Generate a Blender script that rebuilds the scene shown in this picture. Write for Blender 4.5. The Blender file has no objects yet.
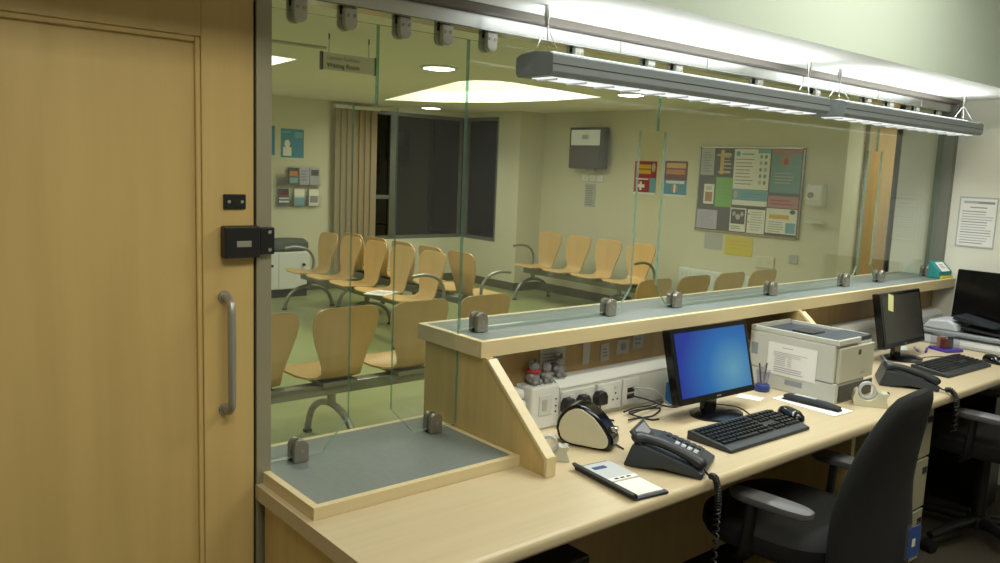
import bpy, bmesh, math, random
from mathutils import Vector, Matrix
random.seed(7)
PI = math.pi
S = bpy.context.scene
C = S.collection

# ------------------------------------------------------------------ camera
cd = bpy.data.cameras.new('camera'); cam = bpy.data.objects.new('camera', cd); C.objects.link(cam)
def look(yaw, pitch, roll):
    f = Vector((math.cos(yaw)*math.cos(pitch), math.sin(yaw)*math.cos(pitch), math.sin(pitch)))
    r = Vector((math.sin(yaw), -math.cos(yaw), 0)); u = r.cross(f)
    c, s = math.cos(roll), math.sin(roll)
    r2, u2 = c*r + s*u, -s*r + c*u
    return Matrix(((r2.x, u2.x, -f.x, 0), (r2.y, u2.y, -f.y, 0), (r2.z, u2.z, -f.z, 0), (0, 0, 0, 1)))
cam.matrix_world = Matrix.Translation((-0.8271, -1.8766, 1.5308)) @ look(math.radians(49.704), math.radians(-7.964), math.radians(2.36))
cd.sensor_width = 36; cd.lens = 823.69*36/1000; cd.clip_start = 0.05
S.camera = cam
# ------------------------------------------------------------------ world, lights, exposure
w = bpy.data.worlds.new('night'); S.world = w; w.use_nodes = True
w.node_tree.nodes['Background'].inputs[0].default_value = (0.004, 0.005, 0.008, 1)
w.node_tree.nodes['Background'].inputs[1].default_value = 1.0
S.view_settings.view_transform = 'Standard'; S.view_settings.look = 'None'
S.view_settings.exposure = 0.0; S.view_settings.gamma = 1.0; S.view_settings.use_curve_mapping = False
def area(name, loc, sx, sy, watt, col, rot=(0, 0, 0), spread=PI):
    l = bpy.data.lights.new(name, 'AREA'); l.shape = 'RECTANGLE'; l.size = sx; l.size_y = sy
    l.energy = watt; l.color = col; l.spread = spread
    o = bpy.data.objects.new(name, l); C.objects.link(o); o.location = loc; o.rotation_euler = rot
    return o
COOL = (0.93, 1.0, 0.99); WARM = (0.98, 1.0, 0.80); OFF = (1.0, 0.985, 0.83)
area('office_ceiling_lamp', (-0.3, -1.7, 2.58), 1.2, 0.6, 30, OFF)
area('office_ceiling_lamp', (1.9, -1.15, 2.58), 1.2, 0.6, 26, OFF)
for cx in (4.35, 1.3): area('rooflight_lamp', (cx, 4.6, 2.60), 1.0, 1.8, 46, WARM)
area('corridor_lamp', (7.2, 1.0, 2.18), 0.8, 0.5, 16, WARM)

# ------------------------------------------------------------------ helpers
def lin(h):
    if isinstance(h, str):
        c = [int(h[i:i+2], 16)/255 for i in (0, 2, 4)]
        return tuple(x/12.92 if x <= .04045 else ((x+.055)/1.055)**2.4 for x in c)
    return h
MATS = {}
def mat(name, col, rough=.5, metal=0, var=0, scale=8, emit=None, es=0, bump=0, spec=.5, coat=0):
    if name in MATS: return MATS[name]
    m = bpy.data.materials.new(name); m.use_nodes = True; nt = m.node_tree; b = nt.nodes['Principled BSDF']
    c = lin(col); b.inputs['Base Color'].default_value = (*c, 1)
    b.inputs['Roughness'].default_value = rough; b.inputs['Metallic'].default_value = metal
    b.inputs['Specular IOR Level'].default_value = spec; b.inputs['Coat Weight'].default_value = coat
    if var or bump:
        tc = nt.nodes.new('ShaderNodeTexCoord'); n = nt.nodes.new('ShaderNodeTexNoise')
        n.inputs['Scale'].default_value = scale; n.inputs['Detail'].default_value = 4
        nt.links.new(tc.outputs['Object'], n.inputs['Vector'])
        if var:
            r = nt.nodes.new('ShaderNodeValToRGB')
            r.color_ramp.elements[0].position = .3; r.color_ramp.elements[1].position = .7
            r.color_ramp.elements[0].color = (*[x*(1-var) for x in c], 1)
            r.color_ramp.elements[1].color = (*[min(1, x*(1+var)) for x in c], 1)
            nt.links.new(n.outputs['Fac'], r.inputs[0]); nt.links.new(r.outputs[0], b.inputs['Base Color'])
        if bump:
            bp = nt.nodes.new('ShaderNodeBump'); bp.inputs['Strength'].default_value = bump; bp.inputs['Distance'].default_value = .002
            nt.links.new(n.outputs['Fac'], bp.inputs['Height']); nt.links.new(bp.outputs[0], b.inputs['Normal'])
    if emit:
        b.inputs['Emission Color'].default_value = (*lin(emit), 1); b.inputs['Emission Strength'].default_value = es
    MATS[name] = m; return m
def wood(name, col, axis='z', amt=.12, rough=.35, freq=26):
    """straight grain: noise stretched along one axis"""
    m = bpy.data.materials.new(name); m.use_nodes = True; nt = m.node_tree; b = nt.nodes['Principled BSDF']
    c = lin(col); tc = nt.nodes.new('ShaderNodeTexCoord'); mp = nt.nodes.new('ShaderNodeMapping')
    sc = {'x': (1.1, freq, freq), 'y': (freq, 1.1, freq), 'z': (freq, freq, 1.1)}[axis]
    mp.inputs['Scale'].default_value = sc
    n = nt.nodes.new('ShaderNodeTexNoise'); n.inputs['Scale'].default_value = 1; n.inputs['Detail'].default_value = 6; n.inputs['Roughness'].default_value = .6
    r = nt.nodes.new('ShaderNodeValToRGB')
    r.color_ramp.elements[0].position = .28; r.color_ramp.elements[1].position = .72
    r.color_ramp.elements[0].color = (c[0]*(1-amt), c[1]*(1-amt*1.15), c[2]*(1-amt*1.5), 1)
    r.color_ramp.elements[1].color = (min(1, c[0]*(1+amt*.6)), c[1]*(1+amt*.6), c[2]*(1+amt*.6), 1)
    nt.links.new(tc.outputs['Object'], mp.inputs[0]); nt.links.new(mp.outputs[0], n.inputs['Vector'])
    nt.links.new(n.outputs['Fac'], r.inputs[0]); nt.links.new(r.outputs[0], b.inputs['Base Color'])
    b.inputs['Roughness'].default_value = rough
    MATS[name] = m; return m
def glass(name, tint, refl=1.0, film=0.0):
    m = bpy.data.materials.new(name); m.use_nodes = True; nt = m.node_tree
    for n in list(nt.nodes):
        if n.type != 'OUTPUT_MATERIAL': nt.nodes.remove(n)
    out = nt.nodes[0]
    t = nt.nodes.new('ShaderNodeBsdfTransparent'); t.inputs[0].default_value = (*tint, 1)
    g = nt.nodes.new('ShaderNodeBsdfGlossy'); g.inputs['Roughness'].default_value = .01
    f = nt.nodes.new('ShaderNodeLayerWeight'); f.inputs[0].default_value = .5        # Schlick reflectance from the facing angle
    pw = nt.nodes.new('ShaderNodeMath'); pw.operation = 'POWER'; pw.inputs[1].default_value = 5
    mu = nt.nodes.new('ShaderNodeMath'); mu.operation = 'MULTIPLY_ADD'; mu.inputs[1].default_value = .96*refl; mu.inputs[2].default_value = .04*refl
    nt.links.new(f.outputs['Facing'], pw.inputs[0])
    mx = nt.nodes.new('ShaderNodeMixShader')
    nt.links.new(pw.outputs[0], mu.inputs[0]); nt.links.new(mu.outputs[0], mx.inputs[0])
    nt.links.new(t.outputs[0], mx.inputs[1]); nt.links.new(g.outputs[0], mx.inputs[2])
    df = nt.nodes.new('ShaderNodeBsdfDiffuse'); df.inputs[0].default_value = (.62, .82, .74, 1) if film > .1 else (.8, .82, .8, 1); m2 = nt.nodes.new('ShaderNodeMixShader'); m2.inputs[0].default_value = film
    nt.links.new(mx.outputs[0], m2.inputs[1]); nt.links.new(df.outputs[0], m2.inputs[2]); nt.links.new(m2.outputs[0], out.inputs[0])
    MATS[name] = m; return m

class MB:
    def __init__(s): s.v = []; s.f = []; s.m = []
    def add(s, vs, fs, m=0):
        o = len(s.v); s.v += [tuple(p) for p in vs]; s.f += [tuple(i+o for i in f) for f in fs]; s.m += [m]*len(fs); return s
    def box(s, x0, x1, y0, y1, z0, z1, m=0):
        vs = [(x, y, z) for x in (x0, x1) for y in (y0, y1) for z in (z0, z1)]
        return s.add(vs, [(0,1,3,2),(4,6,7,5),(0,4,5,1),(2,3,7,6),(0,2,6,4),(1,5,7,3)], m)
    def prism(s, poly, a, b, axis='y', m=0):
        """poly: 2-D points; axis y -> (x,z), x -> (y,z), z -> (x,y)"""
        def P(p, t): return {'y': (p[0], t, p[1]), 'x': (t, p[0], p[1]), 'z': (p[0], p[1], t)}[axis]
        n = len(poly); vs = [P(p, a) for p in poly] + [P(p, b) for p in poly]
        fs = [tuple(range(n)), tuple(range(2*n-1, n-1, -1))] + [(i, n+i, n+(i+1) % n, (i+1) % n) for i in range(n)]
        return s.add(vs, fs, m)
    def rings(s, rs, m=0, cap=True, closed=False):
        n = len(rs[0]); vs = [p for r in rs for p in r]; fs = []
        k = len(rs)
        for i in range(k if closed else k-1):
            a, b = i*n, ((i+1) % k)*n
            fs += [(a+j, a+(j+1) % n, b+(j+1) % n, b+j) for j in range(n)]
        if cap and not closed: fs += [tuple(range(n-1, -1, -1)), tuple(range((k-1)*n, k*n))]
        return s.add(vs, fs, m)
    def cyl(s, p0, p1, r0, r1=None, n=16, m=0):
        p0, p1 = Vector(p0), Vector(p1); r1 = r0 if r1 is None else r1
        d = (p1-p0).normalized(); u = d.orthogonal().normalized(); w_ = d.cross(u)
        R = lambda p, r: [p + r*(math.cos(2*PI*i/n)*u + math.sin(2*PI*i/n)*w_) for i in range(n)]
        return s.rings([R(p0, r0), R(p1, r1)], m)
    def tube(s, pts, r, n=8, m=0, closed=False, flat=1.0, up=None):
        pts = [Vector(p) for p in pts]; k = len(pts); rs = []; u = None
        for i, p in enumerate(pts):
            if closed: d = pts[(i+1) % k]-pts[i-1]
            else: d = pts[min(i+1, k-1)]-pts[max(i-1, 0)]
            d.normalize()
            if u is None: u = (Vector(up) if up else d.orthogonal())
            u = (u - d*u.dot(d)).normalized(); w_ = d.cross(u)
            rr = r[i] if isinstance(r, (list, tuple)) else r
            rs.append([p + rr*(math.cos(2*PI*j/n)*u*flat + math.sin(2*PI*j/n)*w_) for j in range(n)])
        return s.rings(rs, m, closed=closed)
    def lathe(s, prof, n=24, c=(0, 0, 0), m=0):
        return s.rings([[(c[0]+r*math.cos(2*PI*i/n), c[1]+r*math.sin(2*PI*i/n), c[2]+z) for i in range(n)] for r, z in prof], m)
    def sell(s, secs, n=24, e=2.6, m=0):
        """secs: (cx,cy,cz,hx,hy[,curve]) horizontal superellipse rings"""
        rs = []
        for q in secs:
            cx, cy, cz, hx, hy = q[:5]; k = q[5] if len(q) > 5 else 0; r = []
            for i in range(n):
                a = 2*PI*i/n; ca, sa = math.cos(a), math.sin(a)
                x = hx*math.copysign(abs(ca)**(2/e), ca); y = hy*math.copysign(abs(sa)**(2/e), sa)
                r.append((cx+x, cy+y+k*x*x, cz))
            rs.append(r)
        return s.rings(rs, m)
    def xform(s, M, start=0):
        for i in range(start, len(s.v)): s.v[i] = tuple(M @ Vector(s.v[i]))
        return s
    def mesh(s, name, mats):
        me = bpy.data.meshes.new(name); me.from_pydata(s.v, [], s.f)
        for m in mats: me.materials.append(MATS[m] if isinstance(m, str) else m)
        if len(mats) > 1: me.polygons.foreach_set('material_index', s.m)
        bm = bmesh.new(); bm.from_mesh(me); bmesh.ops.recalc_face_normals(bm, faces=bm.faces); bm.to_mesh(me); bm.free()
        return me
    def build(s, name, mats, parent=None, bevel=0, smooth=False, loc=(0, 0, 0), rz=0, seg=2, rot=None):
        if isinstance(mats, (str, bpy.types.Material)): mats = [mats]
        me = s.mesh(name, mats)
        if smooth:
            me.shade_smooth(); me.set_sharp_from_angle(angle=math.radians(42 if smooth is True else smooth))
        o = bpy.data.objects.new(name, me); C.objects.link(o)
        o.location = loc; o.rotation_euler = rot or (0, 0, rz)
        if parent: o.parent = parent
        if bevel:
            b = o.modifiers.new('bevel', 'BEVEL'); b.width = bevel; b.segments = seg; b.limit_method = 'ANGLE'; b.angle_limit = math.radians(40)
        return o
def tag(o, label, cat, group=None):
    o['label'] = label; o['category'] = cat
    if group: o['group'] = group
    return o
def struct(o, label=None):
    o['kind'] = 'structure'
    if label: o['label'] = label
    return o
def thing(name, label, cat, loc=(0, 0, 0), rz=0, group=None):
    o = bpy.data.objects.new(name, None); C.objects.link(o); o.empty_display_size = .05
    o.location = loc; o.rotation_euler = (0, 0, rz); return tag(o, label, cat, group)
def dup(root, loc, rz, label=None, group=None):
    def cp(o, par):
        c = o.copy(); C.objects.link(c); c.parent = par
        for ch in o.children: cp(ch, c)
        return c
    r = cp(root, None); r.location = loc; r.rotation_euler = (0, 0, rz)
    if label: r['label'] = label
    if group: r['group'] = group
    return r
def bx(*a, **k): return MB().box(*a, **k)
def text(body, size, m, parent=None, loc=(0, 0, 0), rot=(PI/2, 0, 0), name='lettering', align='LEFT', bold=0):
    cu = bpy.data.curves.new('txt', 'FONT'); cu.body = body; cu.size = size; cu.align_x = align; cu.extrude = .0004; cu.offset = bold
    o = bpy.data.objects.new('txt', cu); C.objects.link(o)
    dg = bpy.context.evaluated_depsgraph_get(); me = bpy.data.meshes.new_from_object(o.evaluated_get(dg))
    C.objects.unlink(o); bpy.data.objects.remove(o)
    me.materials.clear(); me.materials.append(MATS[m])
    t = bpy.data.objects.new(name, me); C.objects.link(t); t.location = loc; t.rotation_euler = rot
    if parent: t.parent = parent
    return t
def sheet(name, w_, h, base, marks=(), loc=(0, 0, 0), rot=(0, 0, 0), t=.002, label=None, cat='notice', group=None, parent=None):
    """a printed sheet: local x right, z up from its lower left corner, printed side faces -y; marks in 0..1"""
    marks = list(marks); b = MB().box(0, w_, 0, t, 0, h); names = [base]
    for q in marks:
        u0, v0, u1, v1, m = q[:5]
        if m not in names: names.append(m)
        if len(q) > 5 and q[5] == 'o':
            cx, cz, rx, rz_ = (u0+u1)/2*w_, (v0+v1)/2*h, (u1-u0)/2*w_, (v1-v0)/2*h
            b.add([(cx+rx*math.cos(2*PI*i/18), -.0006-.00003*marks.index(q), cz+rz_*math.sin(2*PI*i/18)) for i in range(18)], [tuple(range(18))], names.index(m))
        else:
            e = -.0006-.00003*marks.index(q)
            b.add([(u0*w_, e, v0*h), (u1*w_, e, v0*h), (u1*w_, e, v1*h), (u0*w_, e, v1*h)], [(0, 1, 2, 3)], names.index(m))
    o = b.build(name, names, parent, loc=loc, rot=rot)
    if label: tag(o, label, cat, group)
    return o
def lines(u0, v0, u1, v1, n, m='ink_grey', fill=.42):
    out = []
    for i in range(n):
        v = v1-(i+.75)*(v1-v0)/n; hh = (v1-v0)/n*fill
        out.append((u0, v, u0+(u1-u0)*random.uniform(.7, 1), v+hh, m))
    return out
def rr(w_, h, r, n=6, cx=0, cy=0):
    p = []
    for qx, qy, a0 in ((1, 1, 0), (-1, 1, 90), (-1, -1, 180), (1, -1, 270)):
        for i in range(n+1):
            a = math.radians(a0+90*i/n); p.append((cx+qx*(w_/2-r)+r*math.cos(a), cy+qy*(h/2-r)+r*math.sin(a)))
    return p
def bez(p0, p1, p2, p3, n=12):
    p0, p1, p2, p3 = map(Vector, (p0, p1, p2, p3))
    return [(1-t)**3*p0+3*(1-t)**2*t*p1+3*(1-t)*t*t*p2+t**3*p3 for t in [i/n for i in range(n+1)]]
def spline(pts, n=8):
    P = [Vector(p) for p in pts]; P = [2*P[0]-P[1]]+P+[2*P[-1]-P[-2]]; out = []
    for i in range(1, len(P)-2):
        for k in range(n):
            t = k/n; a, b, c, d = P[i-1:i+3]
            out.append(.5*((2*b)+(c-a)*t+(2*a-5*b+4*c-d)*t*t+(3*b-a-3*c+d)*t**3))
    return out+[P[-2]]

# ------------------------------------------------------------------ materials
wood('maple_v', 'cfb67c', 'z'); wood('maple_x', 'ccbb9a', 'x', .07, .28)
wood('maple_edge', 'dac9a0', 'x', .06, .35); wood('door_wood', 'ccaf72', 'z', .10, .4, 14)
wood('chair_ply', 'cfae78', 'z', .08, .3, 18); wood('oak_door', 'b99a6c', 'z', .12)
wood('counter_panel', 'b3986a', 'z', .10, .45)
mat('laminate', '737a78', .45, var=.05, scale=60)
mat('wall_paint', 'd8d6bd', .8, bump=.05, scale=300); mat('wall_office', 'e2e0d2', .75, bump=.05, scale=300)
mat('bulkhead_paint', 'c4d0c4', .8); mat('soffit_white', 'f2f2ee', .8); mat('ceiling_paint', 'f0efe4', .85)
mat('vinyl', '8d9466', .35, var=.06, scale=3); mat('carpet', '433d30', .95, var=.15, scale=90)
mat('steel', 'a8a69c', .4, .6); mat('steel_brushed', 'a39d88', .45, .5); mat('post_grey', '85857c', .5, .4); mat('chrome', 'c8c8c4', .12, 1); mat('nickel', '9a968c', .3, .65); mat('clamp_alu', 'c4c4b8', .4, .2)
mat('alu', 'c9c9c6', .22, 1); mat('batten', '6f675f', .55); mat('dark_metal', '3a3c3c', .4, .6)
mat('lamp_grey', '8b9296', .45, .1); mat('lamp_groove', '2d3134', .5)
mat('lens', 'ffffff', .4, emit='f4fbff', es=.85); mat('uplens', 'ffffff', .4, emit='f4fbff', es=3)
mat('glow_cream', '8f8d7c', .6, emit='fff6da', es=.55); mat('downlight', 'ffffff', .3, emit='f6fffa', es=12)
mat('black_plastic', '17181a', .4); mat('black_gloss', '0c0d0f', .14); mat('black_matte', '1b1b1d', .75); mat('charcoal', '24282e', .42)
mat('slate', '30373f', .4); mat('fabric_black', '161618', .95, var=.2, scale=200); mat('arm_pad', '6c6c70', .45)
mat('white_plastic', 'e2e4e2', .4); mat('off_white', 'd6d8d2', .5); mat('printer_grey', 'c6c6bc', .45); mat('printer_front', 'bcbaa8', .45)
mat('printer_dark', '3c4650', .4); mat('tray_dark', '4a4a46', .5)
mat('paper', 'eceae4', .8); mat('paper_lilac', 'b9b4cc', .8); mat('paper_green', '7fb75a', .7); mat('paper_yellow', 'd9c840', .7); mat('paper_blue', '6fa9bf', .7)
mat('paper_grey', 'b7b8b4', .8); mat('print_red', '9c3c44', .7); mat('print_dark', '4b4b48', .7); mat('print_teal', '6d9ca0', .7)
mat('ink_grey', '8f9097', .8); mat('ink_light', 'b3b4ba', .8); mat('ink_black', '2a2a2c', .7); mat('print_orange', 'c77a3a', .7); mat('print_maroon', '6e2429', .7)
mat('print_sky', '3f8fb0', .7); mat('print_pink', 'b98288', .7); mat('ink_blue', '39507c', .7); mat('print_gold', 'd8b23e', .7)
mat('board_felt', '5c5e5c', .95); mat('sign_face', 'd6d6c0', .5)
mat('sticky', 'e9e6a0', .8); mat('purple', '4b3aa0', .35); mat('navy', '2a3f86', .4); mat('blue_card', '35559c', .4); mat('blue_box', '1f5f96', .4)
mat('teal_box', '2a8486', .5); mat('red_soft', 'b2303a', .7); mat('grey_soft', '8b8a8c', .9, var=.3, scale=80, bump=.6); mat('scanner_grey', 'c0c4c8', .45); mat('scanner_mid', '8d9398', .45)
mat('blind', '94866a', .75); mat('win_frame', '6d6f64', .4, .3); mat('night_glass', '070906', .03, spec=.35)
mat('tv_grey', '4a4b42', .45); mat('tv_screen_dark', '4b4638', .3, emit='3c382c', es=.25); mat('tv_screen_light', 'c0c0ae', .4, emit='b8bba5', es=.28)
mat('device_cream', 'cfccb4', .3, coat=.4); mat('pedestal', 'a9a48a', .5); mat('radiator', 'dfe6e4', .4); mat('grey_cloth', '4d5552', .9)
mat('wire', '20201f', .5); mat('grey_wire', 'a6a7a4', .5); mat('steel_wire', 'b9bab8', .3, 1); mat('beige_trim', 'a89b78', .6); mat('skirting', '5c5940', .6)
mat('bench_steel', '8f9288', .4, .5); mat('corridor_paint', 'cdbfa6', .8); mat('tan_soft', 'a8875e', .6)
glass('screen_glass', (.97, .985, .97), 1, .012); glass('glass_edge', (.42, .66, .56), 1, .25); glass('acrylic', (.985, .99, .985), .8, .03); glass('clear_box', (.86, .86, .93), 1)
# computer screen: blue with a lighter glow at lower right
def screen_mat():
    m = bpy.data.materials.new('screen_blue'); m.use_nodes = True; nt = m.node_tree; b = nt.nodes['Principled BSDF']
    tc = nt.nodes.new('ShaderNodeTexCoord'); mp = nt.nodes.new('ShaderNodeMapping')
    mp.inputs['Location'].default_value = (-.34, 0, -.36); mp.inputs['Scale'].default_value = (3.6, 0, 4.2)
    g = nt.nodes.new('ShaderNodeTexGradient'); g.gradient_type = 'SPHERICAL'; r = nt.nodes.new('ShaderNodeValToRGB')
    e = r.color_ramp.elements; e[0].position = 0; e[0].color = (*lin('1a36a8'), 1); e[1].position = 1; e[1].color = (*lin('6fb6d2'), 1)
    k = r.color_ramp.elements.new(.5); k.color = (*lin('1f7cc8'), 1)
    nt.links.new(tc.outputs['Object'], mp.inputs[0]); nt.links.new(mp.outputs[0], g.inputs[0]); nt.links.new(g.outputs[0], r.inputs[0])
    b.inputs['Base Color'].default_value = (.01, .01, .015, 1); b.inputs['Roughness'].default_value = .3
    nt.links.new(r.outputs[0], b.inputs['Emission Color']); b.inputs['Emission Strength'].default_value = .62
    MATS['screen_blue'] = m
screen_mat()

# ------------------------------------------------------------------ shell: office
XE, ZS, ZC = 3.83, 1.966, 2.2
struct(bx(-3, XE+.12, -3.8, .10, -.08, 0).build('floor', 'carpet'), 'brown office carpet')
struct(bx(-3, 10, .10, 7.2, -.08, 0).build('floor', 'vinyl'), 'olive green vinyl floor of the waiting room')
struct(bx(XE, XE+.12, -3.8, .26, 0, 2.7).build('wall_end', 'wall_office'), 'white office end wall')
struct(bx(-3, XE, -3.92, -3.8, 0, 2.7).build('wall_rear', 'wall_office'))
struct(bx(-3.12, -3, -3.92, .3, 0, 2.7).build('wall_left', 'wall_office'))
struct(bx(-3.12, XE+.12, -3.92, -.42, 2.62, 2.74).build('ceiling', 'soffit_white'), 'white office ceiling')
bm_ = bx(-3, XE, -.42, .06, ZS, 2.62, m=0)
sf = struct(bm_.build('ceiling_bulkhead', ['bulkhead_paint', 'soffit_white']), 'pale green bulkhead over the desk with a white underside')
for p in sf.data.polygons:
    if p.normal.z < -.9: p.material_index = 1
struct(bx(-3, -1.0, -.03, .06, 0, ZS).build('wall_partition', 'wall_office'))
# ------------------------------------------------------------------ shell: waiting room
YW, XS, XT, YJ, YC = 6.85, 5.86, 6.25, 5.74, 1.8
b = MB(); zb, zt = .57, 2.14
b.box(-3, 4.46, YW, YW+.15, 0, ZC).box(4.46, XS, YW, YW+.15, 0, zb).box(4.46, XS, YW, YW+.15, zt, ZC)
struct(b.build('wall_back', 'wall_paint'), 'cream waiting room back wall around the corner window')
b = MB(); b.box(XS, XS+.15, 6.15, YW+.15, 0, zb).box(XS, XS+.15, 6.15, YW+.15, zt, ZC).box(XS, XT, YJ, 6.15, 0, ZC)
struct(b.build('wall_pier', 'wall_paint'), 'cream wall pier beside the corner window')
struct(bx(XT, XT+.3, YC, YJ, 0, ZC).build('wall_right', 'wall_paint'), 'cream waiting room side wall with television and notice board')
struct(bx(XT+.3, 10, YC, YC+.12, 0, ZC).build('wall_corridor', 'corridor_paint'), 'beige corridor wall')
struct(bx(9.9, 10, .2, YC, 0, ZC).build('wall_corridor_end', 'corridor_paint'))
struct(bx(XE+.12, 10, .14, .26, 0, ZC).build('wall_corridor_near', 'wall_paint'))
struct(bx(-3.12, -3, .06, 7, 0, ZC).build('wall_far_left', 'wall_paint'))
struct(bx(XE, XE+.06, .235, .268, 0, ZS).build('trim_1', 'win_frame'), 'grey metal corner strip at the end of the white wall')
struct(bx(XT-.012, XT, YC, YJ, 0, .1).build('baseboard_right', 'skirting'))
struct(bx(-3, XS, YW-.012, YW, 0, .1).build('baseboard_back', 'skirting'))
struct(bx(XS, XT-.012, YJ-.012, YJ, 0, .1).build('baseboard_jog', 'skirting'))
struct(bx(XS-.012, XS, YJ, YW-.012, 0, .1).build('baseboard_pier', 'skirting'))
struct(bx(XT+.3, 9.9, YC-.012, YC, 0, .1).build('baseboard_corridor', 'skirting'))
# ceiling with two light wells
near = [(3.30, 3.62), (3.32, 3.42), (3.44, 3.28), (3.62, 3.27)]
well = [(4.12, 6.06), (4.62, 5.62), (4.88, 5.0), (4.95, 4.2), (4.88, 3.5)] + near[::-1]
wells = [well, [(x-3.06, y) for x, y in well]]
bm = bmesh.new()
def loop(pts, z):
    vs = [bm.verts.new((x, y, z)) for x, y in pts]
    return [bm.edges.new((vs[i], vs[(i+1) % len(vs)])) for i in range(len(vs))]
ed = loop([(-3, .06), (10, .06), (10, 7), (-3, 7)], ZC)
for q in wells: ed += loop(q, ZC)
bmesh.ops.triangle_fill(bm, use_beauty=True, use_dissolve=False, edges=ed)
ext = bmesh.ops.extrude_face_region(bm, geom=bm.faces[:])
for e_ in ext['geom']:
    if isinstance(e_, bmesh.types.BMVert): e_.co.z += .12
bmesh.ops.recalc_face_normals(bm, faces=bm.faces)
me = bpy.data.meshes.new('ceiling'); bm.to_mesh(me); bm.free(); me.materials.append(MATS['ceiling_paint'])
o = bpy.data.objects.new('ceiling', me); C.objects.link(o); struct(o, 'cream waiting room ceiling with sunken light wells')
for k, q in enumerate(wells):
    t = thing('light_well', ('lit cream light well in the ceiling between the two downlights', 'lit cream light well in the ceiling behind the steel post by the door')[k], 'light well', (q[0][0], q[0][1], ZC))
    n = len(q); L = [(x-q[0][0], y-q[0][1]) for x, y in q]
    vs = [(x, y, .12) for x, y in L]+[(x, y, .45) for x, y in L]
    MB().add(vs, [(i, (i+1) % n, n+(i+1) % n, n+i) for i in range(n)]).build('upstand', 'glow_cream', t)
    MB().prism(L, .45, .47, 'z').build('diffuser', 'glow_cream', t)
# ------------------------------------------------------------------ windows of the waiting room (night outside)
def window(name, label, pieces, panes, loc, rz):
    t = thing(name, label, 'window', loc, rz); del t['category']; t['kind'] = 'structure'
    for q in pieces: bx(*q).build('window_frame', 'win_frame', t, bevel=.004)
    for q in panes: bx(*q).build('pane', 'night_glass', t)
    return t
H = zt-zb
def W(x0, x1, m): return x0, x1
fr = .045
window('window_1', 'dark night window in grey frame beside the vertical blind', [
    (0, fr, 0, .06, 0, H), (1.355, 1.395, 0, .06, 0, H), (fr, 1.355, 0, .06, 0, fr), (fr, 1.355, 0, .06, H-fr, H), (.27, .36, -.01, .06, fr, H-fr), (fr, .27, -.005, .06, .50, .55)],
    [(fr, .27, .025, .035, fr, .50), (fr, .27, .025, .035, .55, H-fr), (.36, 1.355, .025, .035, fr, H-fr)], (4.463, YW+.03, zb), 0)
window('window_2', 'dark night window in grey frame on the pier side of the corner', [
    (0, fr, 0, .06, 0, H), (.62, .66, 0, .06, 0, H), (fr, .62, 0, .06, 0, fr), (fr, .62, 0, .06, H-fr, H)],
    [(fr, .62, .025, .035, fr, H-fr)], (XS+.03, 6.845, zb), -PI/2)
t = thing('vertical_blind', 'drawn-back beige vertical blind beside the dark window', 'blind', (3.90, YW-.09, 0))
bx(0, .60, -.02, .03, 2.12, 2.16).build('head_rail', 'white_plastic', t)
for i in range(14):
    MB().box(-.026, .026, -.0012, .0012, .22, 2.12).build('slat', 'blind', t, loc=(.03+i*.040, (-.004, .004)[i % 2], 0), rz=math.radians(9))
# corridor door
d = thing('door_1', 'tan wooden door in the corridor wall', 'door', (6.62, YC-.03, 0)); del d['category']; d['kind'] = 'structure'
bx(0, .62, 0, .028, .01, 2.02).build('door_leaf', 'oak_door', d); bx(-.07, 0, -.012, .028, 0, 2.08).build('door_frame', 'beige_trim', d)
bx(.62, .69, -.012, .028, 0, 2.08).build('door_frame', 'beige_trim', d); bx(0, .62, -.012, .028, 2.02, 2.08).build('door_frame', 'beige_trim', d)
MB().tube([(.54, 0, .95), (.54, -.05, .97), (.54, -.05, 1.2), (.54, 0, 1.22)], .01).build('handle', 'steel', d, smooth=True)

# ------------------------------------------------------------------ office door on the left
d = thing('door_2', 'maple sliding door with a recessed panel, lock and steel pull handle', 'door', (-1.0, 0, 0)); del d['category']; d['kind'] = 'structure'
# stiles and rails (local x from 0 to .985)
bx(.858, .979, -.022, .022, 0, 2.0-.04).build('stile', 'door_wood', d, bevel=.002); bx(0, .13, -.022, .022, 0, 1.96).build('stile', 'door_wood', d, bevel=.002)
bx(.13, .858, -.022, .022, 1.785, 1.96).build('rail', 'door_wood', d, bevel=.002); bx(.13, .858, -.022, .022, 0, .22).build('rail', 'door_wood', d, bevel=.002)
bx(.13, .858, -.010, .010, .22, 1.785).build('panel', 'door_wood', d)
for q in ((.13, .142, .22, 1.785), (.846, .858, .22, 1.785)):
    bx(q[0], q[1], -.019, -.010, q[2], q[3]).build('moulding', 'door_wood', d, bevel=.003)
for q in ((.142, .846, 1.773, 1.785), (.142, .846, .22, .232)):
    bx(q[0], q[1], -.019, -.010, q[2], q[3]).build('moulding', 'door_wood', d, bevel=.003)
h = MB().tube([(.906, -.022, .935), (.906, -.052, .937)]+[(.906, -.066, .950), (.906, -.068, .97), (.906, -.068, 1.17), (.906, -.066, 1.19), (.906, -.052, 1.203), (.906, -.022, 1.205)], .0095, 12).build('pull_handle', 'steel', d, smooth=True)
for z in (.935, 1.205): MB().cyl((.906, -.0225, z), (.906, -.028, z), .014, n=16).build('rose', 'steel', h, smooth=True)
lk = bx(.898, .983, -.052, -.022, 1.296, 1.370).build('lock_case', 'black_plastic', d, bevel=.004)
bx(.925, .960, -.0535, -.052, 1.322, 1.336).build('indicator', 'steel', lk, bevel=.001)
pl = bx(.905, .958, -.028, -.022, 1.408, 1.442).build('keeper_plate', 'black_plastic', d, bevel=.002)
for x in (.917, .948): MB().cyl((x, -.028, 1.425), (x, -.0295, 1.425), .004, n=12).build('screw', 'chrome', pl)
bx(.9795, .9835, -.018, .018, 0, 1.96).build('door_seal', 'black_matte', d)
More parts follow.
